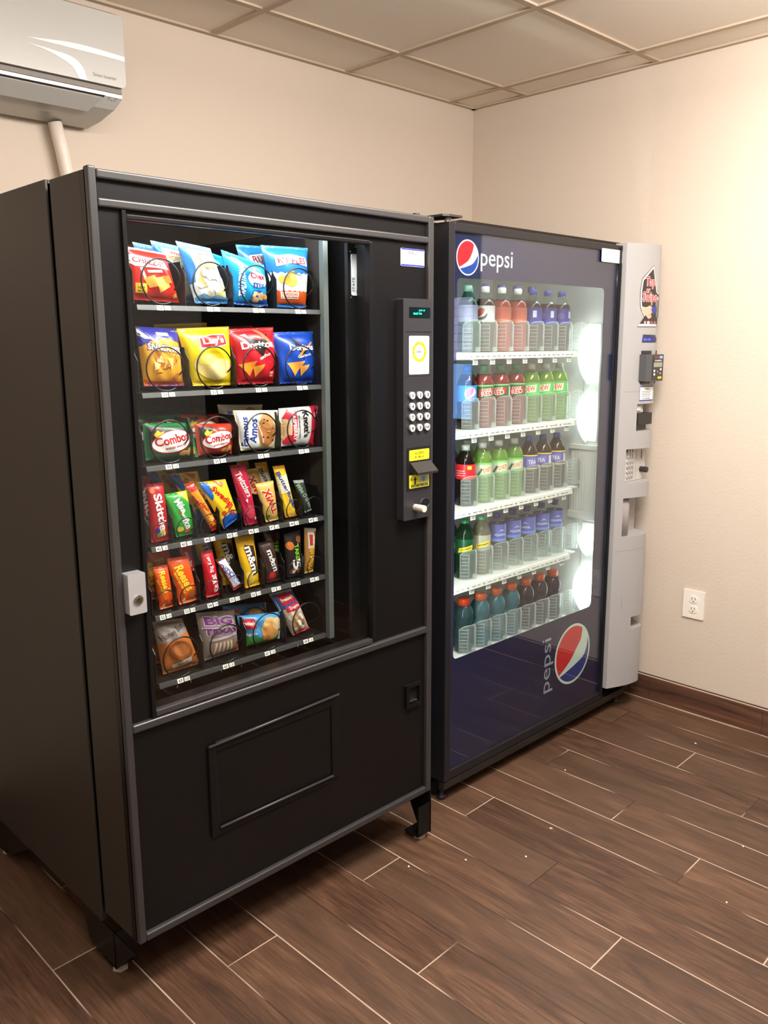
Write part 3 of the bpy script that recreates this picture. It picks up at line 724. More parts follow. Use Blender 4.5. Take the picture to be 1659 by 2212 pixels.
a3 = pack('snack_bag', [(0.520, 1.734), (0.670, 1.737), (0.657, 1.585), (0.561, 1.586)], .026, (36, 112, 190),
  [('rect', 0, .95, 1, 1, (70, 140, 205)), ('poly', wave(.56, 14, .014)+[(1, .22), (0, .22)], W_), ('poly', [(0, 0), (1, 0), (1, .27)]+list(reversed(wave(.27, 14, .012))), (222, 92, 34)),
   ('poly', [(.14, .66), (.16, .83), (.5, .87), (.86, .83), (.90, .68), (.5, .73)], W_), ('txt', 'RUFFLES', .52, .765, .66, .11, 0, (170, 24, 44)), ('ell', .42, .44, .16, .10, (240, 190, 84)), ('ell', .26, .45, .13, .07, (232, 176, 70)), ('ell', .46, .52, .10, .08, (246, 206, 110)),
   ('rect', .13, .14, .62, .25, (250, 240, 230)), ('txt', 'CHEDDAR', .37, .215, .44, .045, 0, (222, 92, 34)), ('txt', '& SOUR CREAM', .37, .165, .44, .03, 0, (180, 70, 40)), ('rect', 0, 0, 1, .055, (36, 112, 190))],
  'blue chip bag with white wave and orange bottom, right end of top shelf', 'snack bag', G1, 4)
behind(a1, .060, -.030, .004, 'second white and blue popcorn bag, standing just behind the front one'); behind(a1, .115, -.045, .004, 'rearmost of the three white and blue popcorn bags')
behind(a2, .062, -.040, .010, 'second bright blue snack mix bag, standing just behind the front one')
behind(a3, .062, -.030, .004, 'second blue chip bag with orange bottom, standing behind the front one')

# second shelf
b0 = pack('snack_bag', [(0.170, 1.535), (0.273, 1.530), (0.285, 1.399), (0.182, 1.402)], .024, (226, 160, 48),
  [('poly', [(0, 1), (1, 1), (1, .74), (.6, .84), (.2, .76), (0, .66)], (52, 54, 156)), ('poly', [(0, .97), (.24, .80), (.12, .80), (0, .86)], W_), ('rect', .4, .86, .7, .92, (200, 200, 220)), ('txt', 'SNACK MIX', .55, .65, .86, .13, -5, (40, 50, 140)), ('txt', 'SNACK MIX', .55, .65, .83, .105, -5, W_)]
  + chips(6, 16, .18, .82, .14, .52, .11, [(236, 160, 50), (240, 196, 110), (206, 132, 50), (188, 116, 44), (244, 214, 150)]) + [('poly', [(0, 0), (1, 0), (1, .06), (.7, .1), (.3, .08), (0, .12)], (224, 96, 36)), ('rect', 0, 0, 1, .035, (70, 70, 170))],
  'orange snack mix bag with a blue top on the second shelf', 'snack bag', G2, 11)
b1 = pack('snack_bag', [(0.273, 1.531), (0.417, 1.537), (0.418, 1.396), (0.310, 1.398)], .026, (238, 208, 22),
  [('rect', 0, .955, 1, 1, (246, 226, 90)), ('poly', [(.27, .64), (.30, .84), (.55, .88), (.84, .88), (.86, .70), (.6, .66)], W_), ('poly', [(.29, .66), (.32, .82), (.55, .865), (.82, .865), (.84, .71), (.6, .675)], (200, 34, 40)), ('txt', "Lay's", .575, .765, .44, .14, 3, W_),
   ('rell', .42, .32, .34, .22, -12, (240, 216, 130)), ('rell', .60, .28, .30, .20, 15, (244, 222, 150)), ('rell', .36, .46, .2, .1, 10, (246, 226, 110)), ('rect', 0, 0, 1, .045, (232, 196, 20))],
  'yellow potato chip bag with a red label, second from left on the second shelf', 'snack bag', G2, 12)
def tri_logo(col): return [('poly', [(.30, .92), (.62, .48), (.86, .96), (.60, .78)], col)]
b2 = pack('snack_bag', [(0.412, 1.531), (0.551, 1.537), (0.556, 1.396), (0.437, 1.397)], .025, (186, 26, 38),
  [('rect', 0, .955, 1, 1, (206, 60, 66)), ('poly', [(.18, .88), (.36, .82), (.30, .90)], W_), ('poly', [(.24, .84), (.6, .46), (.78, .9), (.56, .78)], (40, 30, 26)), ('poly', [(.5, .96), (.86, .62), (.92, .66), (.6, .97)], (232, 120, 90)), ('txt', 'Doritos', .50, .705, .72, .13, 2, W_), ('txt', 'nacho', .62, .50, .3, .06, 18, (250, 236, 226)),
   ('poly', [(.04, .36), (.40, .42), (.24, .14)], (226, 136, 40)), ('poly', [(.32, .32), (.60, .36), (.38, .12)], (234, 150, 54)), ('txt', '160', .78, .20, .1, .05, 0, (240, 190, 180)), ('txt', 'CAL', .78, .145, .1, .03, 0, (240, 190, 180)), ('rect', 0, 0, 1, .04, (160, 20, 30))],
  'red tortilla chip bag with white letters on the second shelf', 'snack bag', G2, 13)
b3 = pack('snack_bag', [(0.547, 1.524), (0.681, 1.527), (0.682, 1.393), (0.566, 1.394)], .025, (18, 66, 168),
  [('rect', 0, .955, 1, 1, (50, 96, 190)), ('poly', [(.34, .92), (.56, .46), (.78, .74), (.56, .74)], (26, 22, 26)), ('poly', [(.44, .5), (.86, .78), (.84, .81), (.42, .55)], (236, 130, 60)), ('txt', 'Doritos', .56, .70, .62, .12, 0, W_), ('txt', 'Cool Ranch', .60, .54, .4, .05, 8, (210, 220, 240)),
   ('poly', [(.16, .40), (.58, .44), (.34, .14)], (228, 150, 60)), ('poly', [(.46, .34), (.72, .37), (.52, .14)], (236, 162, 74)), ('rect', 0, 0, 1, .04, (14, 50, 140))],
  'royal blue tortilla chip bag, at the right end of the second shelf', 'snack bag', G2, 14)
behind(b1, .062, -.022, .010, 'second yellow potato chip bag, mostly hidden behind the front one')
behind(b2, .062, -.018, .004, 'second red tortilla chip bag, half hidden behind the front one')

# third shelf
def combo(seed, quad, base, rim, label):
    return pack('snack_bag', quad, .022, base,
      [('rect', 0, .92, 1, 1, rim), ('rect', .93, 0, 1, 1, rim), ('poly', [(.06, .9), (.36, .92), (.3, .6), (.1, .55)], (40, 30, 26)), ('poly', [(.14, .70), (.22, .84), (.26, .76), (.34, .80), (.28, .66), (.18, .62)], (226, 210, 40)),
       ('rell', .48, .50, .40, .20, 12, (176, 24, 36)), ('rell', .48, .505, .385, .185, 12, W_), ('txt', 'Combos', .48, .57, .68, .25, 10, (196, 26, 36)), ('txt', 'BAKED SNACKS', .53, .36, .42, .055, 10, (176, 24, 36)),
       ('rell', .80, .20, .09, .06, 60, (214, 166, 96)), ('rell', .90, .22, .06, .07, 20, (196, 144, 76)), ('rell', .66, .17, .09, .05, 10, (190, 136, 70)), ('rect', 0, 0, 1, .05, rim)],
      label, 'snack bag', G3, seed, crimp='h')
c0 = combo(21, [(0.173, 1.318), (0.297, 1.313), (0.314, 1.228), (0.175, 1.234)], (22, 84, 52), (28, 120, 62), 'green filled pretzel bag with a tilted white oval on the third shelf')
c1 = combo(22, [(0.309, 1.308), (0.424, 1.302), (0.409, 1.228), (0.314, 1.232)], (168, 66, 40), (206, 52, 34), 'red filled pretzel bag with a tilted white oval on the third shelf')
c2 = pack('cookie_bag', [(0.420, 1.334), (0.558, 1.327), (0.550, 1.229), (0.439, 1.232)], .020, (232, 222, 186),
  [('rect', .0, .94, 1, 1, (244, 238, 214)), ('poly', [(.04, .06), (.40, .06), (.46, .3), (.38, .6), (.48, .86), (.04, .92)], (240, 240, 240)), ('txt', 'Famous', .13, .48, .74, .12, 83, (34, 64, 150)), ('txt', 'Amos', .30, .50, .62, .17, 80, (34, 64, 150)),
   ('ell', .63, .45, .24, .38, (172, 112, 60)), ('ell', .66, .74, .16, .20, (196, 140, 84)), ('txt', 'Chocolate Chip', .475, .42, .5, .05, -75, W_)] + blobs(8, 10, .5, .8, .2, .8, .03, [(84, 48, 28), (210, 160, 104), (60, 34, 22)]),
  'cream cookie bag with blue script and brown cookies on the third shelf', 'cookie bag', G3, 23, crimp='h')
c3 = pack('cookie_bag', [(0.561, 1.331), (0.694, 1.332), (0.677, 1.227), (0.564, 1.232)], .020, (206, 206, 206),
  [('rect', .76, 0, 1, 1, (204, 30, 58)), ('poly', [(.05, .74), (.16, .98), (.28, .80), (.18, .66)], (190, 26, 50)), ('ell', .10, .42, .12, .3, (206, 168, 120)), ('poly', [(.04, .12), (.14, .3), (.26, .3), (.30, .08), (.06, .06)], (190, 26, 50)), ('rect', .24, .12, .36, .92, (186, 24, 48)), ('txt', 'RASPBERRY', .30, .52, .74, .085, -86, W_), ('txt', 'Shortbread Cookies', .42, .5, .6, .04, -86, (60, 60, 60)), ('txt', "Knott's", .60, .56, .66, .16, -84, K_), ('txt', 'KB', .86, .78, .1, .1, -80, (240, 160, 170))],
  'silver and red cookie bag with black rotated lettering on the third shelf', 'cookie bag', G3, 24, crimp='h')
behind(c0, .058, .004, .016, 'second green filled pretzel bag, dim behind the front one'); behind(c1, .058, -.004, .020, 'second red filled pretzel bag, dim behind the front one')
behind(c2, .058, -.006, .012, 'second cream cookie bag, showing over the top of the front one')

# fourth shelf
d0 = pack('candy_pouch', [(0.170, 1.180), (0.212, 1.179), (0.219, 1.041), (0.173, 1.041)], .012, (184, 18, 36),
  [('rect', 0, .95, 1, 1, (150, 20, 34)), ('txt', 'Skittles', .56, .46, .74, .48, -84, W_), ('ell', .3, .2, .14, .05, (70, 40, 130)), ('ell', .62, .17, .12, .04, (240, 200, 40)), ('ell', .4, .12, .12, .04, (60, 160, 60)), ('ell', .2, .88, .14, .04, (236, 120, 40))],
  'red fruit candy pouch with white letters, at the left end of the fourth shelf', 'candy', G4, 31, yc=.152)
d1 = pack('candy_box', [(0.215, 1.150), (0.272, 1.153), (0.291, 1.046), (0.240, 1.043)], .011, (42, 156, 58),
  [('rect', 0, .94, 1, 1, (60, 176, 70)), ('poly', [(.5, 1), (1, 1), (1, .7)], (236, 214, 60)), ('poly', [(.3, .6), (.5, .54), (.44, .48)], (220, 70, 50)), ('txt', 'Mike', .50, .70, .32, .34, -68, W_), ('txt', 'and', .52, .47, .14, .16, -68, W_), ('txt', 'Ike', .60, .28, .24, .36, -72, W_), ('ell', .22, .18, .16, .06, (232, 210, 60)), ('ell', .55, .10, .14, .05, (220, 90, 60))],
  'bright green candy pack with white letters on the fourth shelf', 'candy', G4, 32, yc=.152)
d2 = pack('candy_bar', [(0.268, 1.166), (0.291, 1.173), (0.360, 1.050), (0.338, 1.043)], .009, (236, 150, 38),
  [('rect', 0, .84, 1, 1, (200, 30, 40)), ('rect', 0, 0, 1, .2, (204, 40, 40)), ('txt', 'Starburst', .52, .53, .54, .52, -62, (196, 26, 36)), ('txt', 'Original', .5, .12, .16, .5, -61, Y_), ('ell', .5, .24, .3, .04, (244, 190, 80))],
  'orange candy bar with red ends leaning steeply, third on the fourth shelf', 'candy', G4, 33, yc=.150)
d3 = pack('candy_pouch', [(0.306, 1.168), (0.384, 1.167), (0.419, 1.065), (0.374, 1.043)], .012, (240, 202, 40),
  [('poly', [(0, 1), (.30, .98), (.24, .7), (.1, .6), (0, .8)], (28, 100, 190)), ('poly', [(0, .0), (1, 0), (1, .12), (.6, .26), (.1, .2)], (26, 96, 196)), ('poly', [(.5, 1), (.9, .94), (.7, .84)], (222, 110, 50)), ('txt', 'Swedish', .58, .62, .56, .26, -64, (200, 30, 36)), ('txt', 'Fish', .66, .30, .30, .26, -64, (200, 30, 36)), ('ell', .30, .30, .10, .05, (226, 70, 50))],
  'yellow and blue gummy candy bag with red letters, fourth on the fourth shelf', 'candy', G4, 34, yc=.152)
d4 = pack('candy_bar', [(0.399, 1.199), (0.447, 1.200), (0.478, 1.041), (0.440, 1.041)], .011, (186, 34, 66),
  [('rect', 0, .96, 1, 1, (150, 30, 50)), ('txt', 'Twizzlers', .48, .68, .42, .38, -76, (244, 224, 228)), ('poly', [(.3, .42), (.5, .45), (.44, .38)], W_), ('ell', .5, .22, .3, .12, (206, 60, 84)), ('rect', 0, 0, 1, .05, (160, 24, 50)), ('txt', '70', .82, .1, .05, .16, -76, W_)],
  'tall pink red licorice pack, fifth on the fourth shelf', 'candy', G4, 35, yc=.154)
d5 = pack('candy_bar', [(0.472, 1.145), (0.529, 1.147), (0.542, 1.043), (0.502, 1.041)], .010, (212, 172, 84),
  [('rect', 0, .93, 1, 1, (230, 196, 120)), ('txt', 'TWIX', .55, .52, .70, .54, 103, W_), ('txt', 'TWIX', .55, .52, .66, .46, 103, (196, 26, 40)), ('ell', .2, .14, .14, .05, (60, 110, 50)), ('rect', 0, 0, 1, .06, (226, 190, 110))],
  'gold candy bar with red letters reading upward on the fourth shelf', 'candy', G4, 36, yc=.150)
d6 = pack('candy_bar', [(0.533, 1.183), (0.570, 1.183), (0.607, 1.042), (0.570, 1.042)], .009, (240, 194, 44),
  [('rect', 0, .94, 1, 1, (214, 150, 50)), ('poly', [(0, .78), (1, .84), (1, .52), (0, .46)], (236, 226, 190)), ('txt', 'Butterfinger', .52, .52, .76, .44, -76, (30, 60, 150)), ('ell', .4, .08, .3, .05, (248, 214, 80)), ('rect', 0, 0, 1, .04, (190, 120, 40))],
  'yellow candy bar with blue letters, second from the right on the fourth shelf', 'candy', G4, 37, yc=.155)
d7 = pack('candy_roll', [(0.594, 1.140), (0.629, 1.138), (0.655, 1.052), (0.632, 1.047)], .008, (52, 62, 56),
  [('rect', 0, .92, 1, 1, (150, 156, 150)), ('txt', 'Wint O Green', .52, .50, .80, .44, -75, (150, 176, 150)), ('rect', 0, 0, 1, .07, (130, 140, 132))],
  'small dark grey green mint roll, at the right end of the fourth shelf', 'candy', G4, 38, yc=.150)
behind(d0, .050, -.004, .012, 'second red fruit candy pouch, dark behind the front one'); behind(d3, .05, -.048, .020, 'second yellow and blue gummy candy bag, dim behind the front one'); behind(d3, .10, -.080, .026, 'rearmost of the three yellow and blue gummy candy bags')
behind(d5, .05, -.010, .030, 'second gold candy bar, dim behind the front one'); behind(d6, .05, -.020, .006, 'second yellow candy bar with blue letters, behind the front one'); behind(d6, .10, -.044, .010, 'rearmost of the three yellow candy bars with blue letters')

# fifth shelf
def reese(seed, quad, big, label):
    return pack('candy_bar', quad, .011, (222, 84, 26),
      [('rect', 0, .95, 1, 1, (190, 60, 26)), ('txt', "Reese's", .50, .56 if big else .64, .56 if big else .5, .44, -76 if big else -86, (246, 214, 50)), ('txt', 'PEANUT BUTTER CUPS' if big else 'MILK CHOCOLATE', .22, .46, .5, .10, -78, (246, 214, 50)), ('ell', .72, .18, .24, .08, (150, 84, 40)) if big else ('ell', .5, .14, .34, .09, (188, 70, 30)), ('poly', [(.1, .06), (.3, .14), (.3, .06)], W_), ('rect', 0, 0, 1, .045, (236, 130, 70))],
      label, 'candy', G5, seed, yc=.152)
e0 = reese(41, [(0.172, 0.982), (0.211, 0.981), (0.224, 0.876), (0.185, 0.876)], False, 'narrow orange candy bar with yellow letters, at the left end of the fifth shelf')
e1 = reese(42, [(0.210, 0.996), (0.268, 0.992), (0.292, 0.878), (0.237, 0.876)], True, 'wide orange candy pack with large yellow script, second on the fifth shelf')
e2 = pack('candy_bar', [(0.303, 0.995), (0.336, 0.997), (0.353, 0.878), (0.313, 0.878)], .012, (206, 22, 40),
  [('rect', 0, .95, 1, 1, (176, 20, 36)), ('txt', 'Kit Kat', .62, .30, .40, .42, 98, W_), ('txt', 'Big Kat', .46, .72, .34, .34, 98, W_), ('rect', 0, 0, 1, .05, (226, 60, 70))],
  'red candy bar with white letters reading upward, third on the fifth shelf', 'candy', G5, 43, yc=.150)
e3 = pack('candy_bar', [(0.342, 0.970), (0.366, 0.976), (0.418, 0.889), (0.392, 0.880)], .009, (72, 44, 34),
  [('rect', 0, .08, 1, .92, (226, 226, 236)), ('txt', 'SNICKERS', .52, .50, .72, .52, 112, (40, 54, 160)), ('rect', 0, .0, 1, .07, (190, 40, 50)), ('rect', .0, .08, .1, .92, (190, 40, 50))],
  'brown and white candy bar with blue letters leaning left, on the fifth shelf', 'candy', G5, 44, yc=.148)
def mm(seed, quad, base, pk, label):
    r = random.Random(seed)
    return pack('candy_pouch', quad, .012, base,
      [('rect', 0, .95, 1, 1, tuple(int(x*.85) for x in base)), ('poly', [(.26, .78), (.34, .84), (.82, .80), (.90, .26), (.5, .22)], (66, 38, 28)), ('txt', 'm&m', .58, .54, .54, .42, -82, W_)] + blobs(seed, 7, .18, .55, .07, .24, .13, pk) + [('rect', 0, 0, 1, .04, base)],
      label, 'candy', G5, seed, yc=.154)
e4 = mm(45, [(0.405, 1.016), (0.464, 1.014), (0.477, 0.878), (0.433, 0.877)], (236, 186, 28), [(244, 206, 50), (236, 190, 40), (250, 226, 110)], 'yellow peanut candy bag with white letters on brown, on the fifth shelf')
e5 = mm(46, [(0.477, 0.988), (0.525, 0.990), (0.545, 0.878), (0.501, 0.877)], (62, 42, 38), [(196, 30, 40), (206, 60, 50), (150, 30, 40)], 'dark brown chocolate candy bag with white letters on the fifth shelf')
e6 = pack('candy_bar', [(0.560, 1.000), (0.616, 1.003), (0.613, 0.878), (0.568, 0.878)], .011, (34, 28, 26),
  [('rell', .22, .72, .2, .24, 30, (196, 104, 44)), ('rell', .78, .82, .16, .2, 10, (120, 70, 44)), ('txt', 'TAKE', .62, .56, .34, .30, -84, (130, 196, 50)), ('txt', '5', .60, .28, .26, .58, -80, W_), ('ell', .3, .14, .2, .06, (110, 60, 40)), ('rect', .3, .08, .5, .16, (220, 216, 210)), ('ell', .74, .12, .14, .06, (150, 90, 50))],
  'black candy bar with green letters and a white numeral, on the fifth shelf', 'candy', G5, 47, yc=.152)
e7 = pack('candy_bar', [(0.630, 1.006), (0.671, 0.998), (0.657, 0.879), (0.627, 0.878)], .010, (158, 112, 54),
  [('rect', 0, .93, 1, 1, (210, 200, 180)), ('rect', .2, .55, .75, .92, (200, 196, 190)), ('rect', .3, .62, .62, .86, (170, 50, 40)), ('txt', 'What', .45, .22, .36, .5, 88, (240, 190, 40)), ('txt', 'cha', .46, .52, .18, .4, 88, (240, 190, 40)), ('rect', 0, 0, 1, .05, (200, 160, 90))],
  'light brown candy bar with yellow letters, at the right end of the fifth shelf', 'candy', G5, 48, yc=.152)
behind(e0, .05, -.004, .012, 'second narrow orange candy bar, dark behind the front one'); behind(e1, .05, -.022, .012, 'second wide orange candy pack, dark behind the front one'); behind(e2, .05, -.030, .010, 'second red candy bar with white letters, dim behind the front one')
behind(e4, .05, -.034, .004, 'second yellow peanut candy bag, dim behind the front one'); behind(e4, .10, -.060, .004, 'rearmost of the three yellow peanut candy bags'); behind(e6, .05, -.030, .006, 'second black candy bar, dim behind the front one')

# bottom shelf
f0 = pack('snack_cake', [(0.167, 0.848), (0.247, 0.838), (0.293, 0.7085), (0.188, 0.7085)], .024, (198, 112, 50),
  [('poly', [(0, 1), (1, 1), (1, .78), (0, .58)], (150, 140, 136)), ('txt', 'Honey Bun', .46, .78, .86, .13, 22, (84, 66, 60)), ('ell', .52, .42, .34, .20, (150, 84, 40)), ('ell', .54, .44, .24, .13, (176, 106, 56)), ('poly', [(.2, .17), (.75, .26), (.75, .16), (.24, .08)], (206, 200, 190)), ('txt', 'HONEY', .5, .17, .3, .05, 8, (90, 80, 70)), ('poly', [(.7, .03), (1, .12), (1, .02)], (190, 180, 170))],
  'orange honey bun pack with grey top band, left end of bottom shelf', 'snack cake', G6, 51)
f1 = pack('snack_cake', [(0.286, 0.842), (0.399, 0.825), (0.408, 0.715), (0.305, 0.712)], .022, (142, 128, 118),
  [('rect', 0, .94, 1, 1, (170, 160, 150)), ('txt', 'BIG', .48, .82, .76, .20, -3, (214, 196, 214)), ('txt', 'BIG', .48, .82, .72, .165, -3, (112, 40, 120)), ('txt', 'TEXAS', .50, .60, .94, .17, -3, (214, 196, 214)), ('txt', 'TEXAS', .50, .60, .90, .14, -3, (112, 40, 120)), ('poly', [(.14, .46), (.9, .5), (.9, .44), (.14, .4)], (190, 170, 180)), ('ell', .50, .22, .38, .17, (150, 122, 94))]
  + [('poly', [(.2+.12*k, .10+.02*(k % 2)), (.25+.12*k, .12+.02*(k % 2)), (.32+.10*k, .36), (.27+.10*k, .36)], (206, 194, 178)) for k in range(5)] + [('poly', [(.72, .04), (.96, .08), (.96, .2), (.74, .14)], (206, 92, 50))],
  'clear cinnamon roll pack with big purple letters on the bottom shelf', 'snack cake', G6, 52)
f2 = pack('snack_cake', [(0.407, 0.806), (0.550, 0.786), (0.541, 0.712), (0.429, 0.718)], .022, (70, 150, 206),
  [('poly', [(0, 0), (1, 0), (1, .12), (.6, .22), (0, .34)], (62, 150, 54)), ('rect', .94, 0, 1, 1, (206, 212, 206)), ('rect', .02, .58, .30, .90, (190, 30, 40)), ('txt', "Freshley's", .16, .75, .25, .16, -4, W_), ('ell', .66, .50, .26, .40, (222, 176, 110)), ('ell', .60, .40, .20, .26, (206, 146, 76)), ('ell', .80, .66, .12, .2, (236, 200, 144)), ('txt', 'Apple', .16, .40, .24, .14, 10, (230, 236, 220)), ('ell', .50, .24, .1, .1, (190, 120, 54))],
  'blue and green fruit pie pack with a red label on the bottom shelf', 'snack cake', G6, 53, crimp='h')
f3 = pack('snack_cake', [(0.512, 0.843), (0.587, 0.843), (0.645, 0.716), (0.587, 0.709)], .020, (226, 206, 186),
  [('poly', [(0, 1), (1, 1), (1, .70), (0, .62)], (40, 84, 150)), ('poly', [(.18, .94), (.88, .96), (.84, .76), (.16, .72)], (186, 30, 44)), ('txt', "Freshley's", .52, .84, .6, .09, 8, W_), ('poly', [(.2, .68), (1, .74), (1, .58), (.2, .56)], (206, 50, 66)), ('txt', 'Donuts', .62, .65, .5, .07, 6, W_)]
  + [('ell', .22+.22*(k % 3)+.06*(k//3 % 2), .12+.15*(k//3), .11, .065, ((210, 160, 90) if k % 2 else (240, 232, 222))) for k in range(9)] + [('rect', 0, 0, 1, .045, (196, 40, 60))],
  'leaning donut pack with blue and red top, right end of bottom shelf', 'snack cake', G6, 54)
behind(f0, .06, .004, .006, 'second orange honey bun pack, dim behind the front one'); behind(f2, .06, -.004, .014, 'second blue and green fruit pie pack, dim behind the front one')
# ================================================================== DRINKS MACHINE
H2 = 1.845
pm = thing('drinks_vending_machine', (BX, BY, 0), 'navy glass front drinks vending machine with round logos and a silver selection panel', 'vending machine')
c = MB()
c.box(0, .008, .075, .86, .03, 1.845, BLACK); c.box(1.182, 1.19, .03, .86, .03, 1.845, BLACK); c.box(.008, 1.182, .85, .86, .03, 1.845, BLACK)
c.box(.008, 1.182, .075, .85, 1.82, 1.845, BLACK); c.box(.008, 1.182, .075, .85, .03, .09, BLACK)
c.prism([(.10, 1.846), (.155, 1.866), (1.186, 1.866), (1.186, 1.846)], 'y', .085, .85, BLACK)
c.build('cabinet', pm, bevel=.001)
c = MB(); LN = plain((196, 197, 194), .5, name='grey_cooler_liner')
c.box(.095, .105, .075, .62, .38, 1.76, LN); c.box(.975, .985, .055, .62, .38, 1.76, LN); c.box(.105, .975, .61, .62, .38, 1.76, LN)
c.box(.105, .975, .07, .62, 1.75, 1.76, LN); c.box(.105, .975, .055, .62, .37, .38, LN)
c.build('cooler_liner', pm)
# glass door
dm = plain((30, 29, 32), .34, spec=.34, bump=.04, bscale=700., name='charcoal_door_frame')
d = MB()
d.box(0, .028, -.004, .062, .078, H2-.006, dm); d.box(.955, .968, .0, .062, .078, H2-.004, dm)
d.box(.028, .955, -.002, .062, 1.815, H2-.005, dm); d.box(.028, .955, -.002, .062, .078, .110, dm)
door2 = d.build('door', pm, bevel=.003)
q = MB(); q.box(.940, .9445, -.006, .0, .10, 1.83, DARK); q.box(.9485, .953, -.007, .0, .09, 1.835, dm); q.build('door_edge_strips', door2, bevel=.001)
MB().box(.027, .945, .002, .006, .108, 1.817, GLASS2).build('glass_pane', pm)
g = MB(); g.prism([(.028, .109), (.028, 1.816), (.944, 1.816), (.944, .109)], 'y', .0085, .0105, NAVY, holes=[rrect(.052, .487, .868, 1.686, .018, 8)])
gr = g.build('graphic_panel', pm)
PW = plain((226, 230, 236), .5, name='white_lettering')
def badge(name, parts, y):
    q = MB()
    for k, (T, col) in enumerate(parts): q.tris(T, on_y(y-.00025*k), plain(col, .45))
    return q.build(name, gr, recalc=False)
badge('round_logo', globe(.0985, 1.745, .052, RED1, BLUE1, (182, 24, 38), (214, 214, 208), (20, 58, 140)), .0080)
q = MB(); q.tris(T_text('pepsi', .239, 1.742, .158, .066, 0, 0.0), on_y(.0080), PW); q.build('lettering', gr, recalc=False)
badge('round_logo', globe(.750, .323, .119, RED2, BLUE2, (200, 34, 44), (206, 226, 216), (26, 50, 130)), .0080)
q = MB(); q.tris(T_text('pepsi', .586, .3195, .213, .072, 90, 0.0), on_y(.0080), plain((150, 160, 176), .5)); q.build('lettering', gr, recalc=False)
q = MB(); q.prism(rrect(.820, 1.776, .960, 1.822, .005), 'y', -.0034, -.0022, WHITE); q.tris(T_text('Change given', .890, 1.813, .085, .0055), on_y(-.0036), GREYP)
q.build('white_sticker', pm, recalc=False)
# base rail and feet
q = MB(); q.box(.0, 1.185, -.002, .02, .050, .0755, plain((30, 29, 29), .25, spec=.6)); q.box(.02, 1.17, .06, .08, .0, .052, DARK); q.build('base_rail', pm, bevel=.002)
q = MB(); q.lathe([(.016, 0), (.016, .01), (.008, .012), (.008, .05)], 12, plain((40, 38, 36), .5), .03, .035); q.build('foot', pm); link('foot', bpy.data.objects['foot'].data, pm, (1.10, 0, 0))
# top hinge
q = MB(); q.prism([(-.030, -.004), (-.012, -.016), (.045, -.016), (.045, .02), (.02, .12), (-.030, .12)], 'z', 1.851, 1.857, SIDE); q.prism(circle(.012, .012, .010, None, 16), 'z', 1.838, 1.851, STEEL)
q.build('top_hinge', pm, bevel=.001)
q = MB(); q.prism([(1.10, .005), (1.185, -.012), (1.19, .0), (1.12, .03)], 'z', 1.851, 1.856, SIDE); q.prism(circle(1.172, .0, .006, None, 12), 'z', 1.843, 1.851, DARK); q.build('latch_plate', pm)

# ---------------------------------------------------------------- selection panel, a curved silver column
PX0, PX1 = .968, 1.190
def py(x):
    t = min(max((x-PX0)/(PX1-PX0), 0), 1)
    return -.016-.045*sin(PI/2*min(t/.72, 1))+.062*(max(0, t-.72)/.28)**2.2
def ax(xm):     # marks were measured on a plane 3 cm proud of the door; slide them on to the curved face
    x = xm
    for _ in range(12): x = .5*x+.5*(xm+(py(x)+.03)*1.17)
    return x
def panel_prof(x0, x1, n=20): return [(x0+(x1-x0)*k/n, py(x0+(x1-x0)*k/n)) for k in range(n+1)]
front = panel_prof(PX0, PX1, 32)
full = front+[(PX1, .03), (PX0, .03)]
def recess(xr, yb): return panel_prof(PX0, xr, 12)+[(xr, yb), (PX1-.004, yb), (PX1-.004, .03), (PX0, .03)]
def ledge(z, t0=0.0): pass
sec = [(1.850, 1.262, None), (1.262, 1.158, (1.044, .010)), (1.158, 1.090, None), (1.090, .957, (1.004, -.012)), (.957, .899, None),
       (.899, .744, (1.002, .020)), (.744, .4095, None), (.4095, .358, (1.068, .004)), (.358, .122, None)]
p = MB()
for z1, z0, rc in sec:
    p.prism(full if rc is None else recess(*rc), 'z', z0, z1, SILVER, smooth_side=False)
pn = p.build('selection_panel', pm)
for f in pn.data.polygons: f.use_smooth = False
PS = lambda off=.0008: (lambda q_: (ax(q_[0]), py(ax(q_[0]))-off, q_[1]))
q = MB(); q.tris(T_rect(PX0+.001, 1.3092, PX1-.002, 1.3102), PS(.0004), GREYP, .02); q.tris(T_rect(PX0+.001, .6882, PX1-.002, .6892), PS(.0004), GREYP, .02)
q.tris(T_poly([(1.02, .50), (1.026, .50), (1.03, .45), (1.024, .455)]), PS(.0004), plain((150, 148, 148), .6), .02)
for k in range(3): q.tris(T_rect(1.066+.012*k, .505, 1.068+.012*k, .53), PS(.0004), plain((166, 164, 164), .6), .02)
q.build('panel_seams', pn, recalc=False)
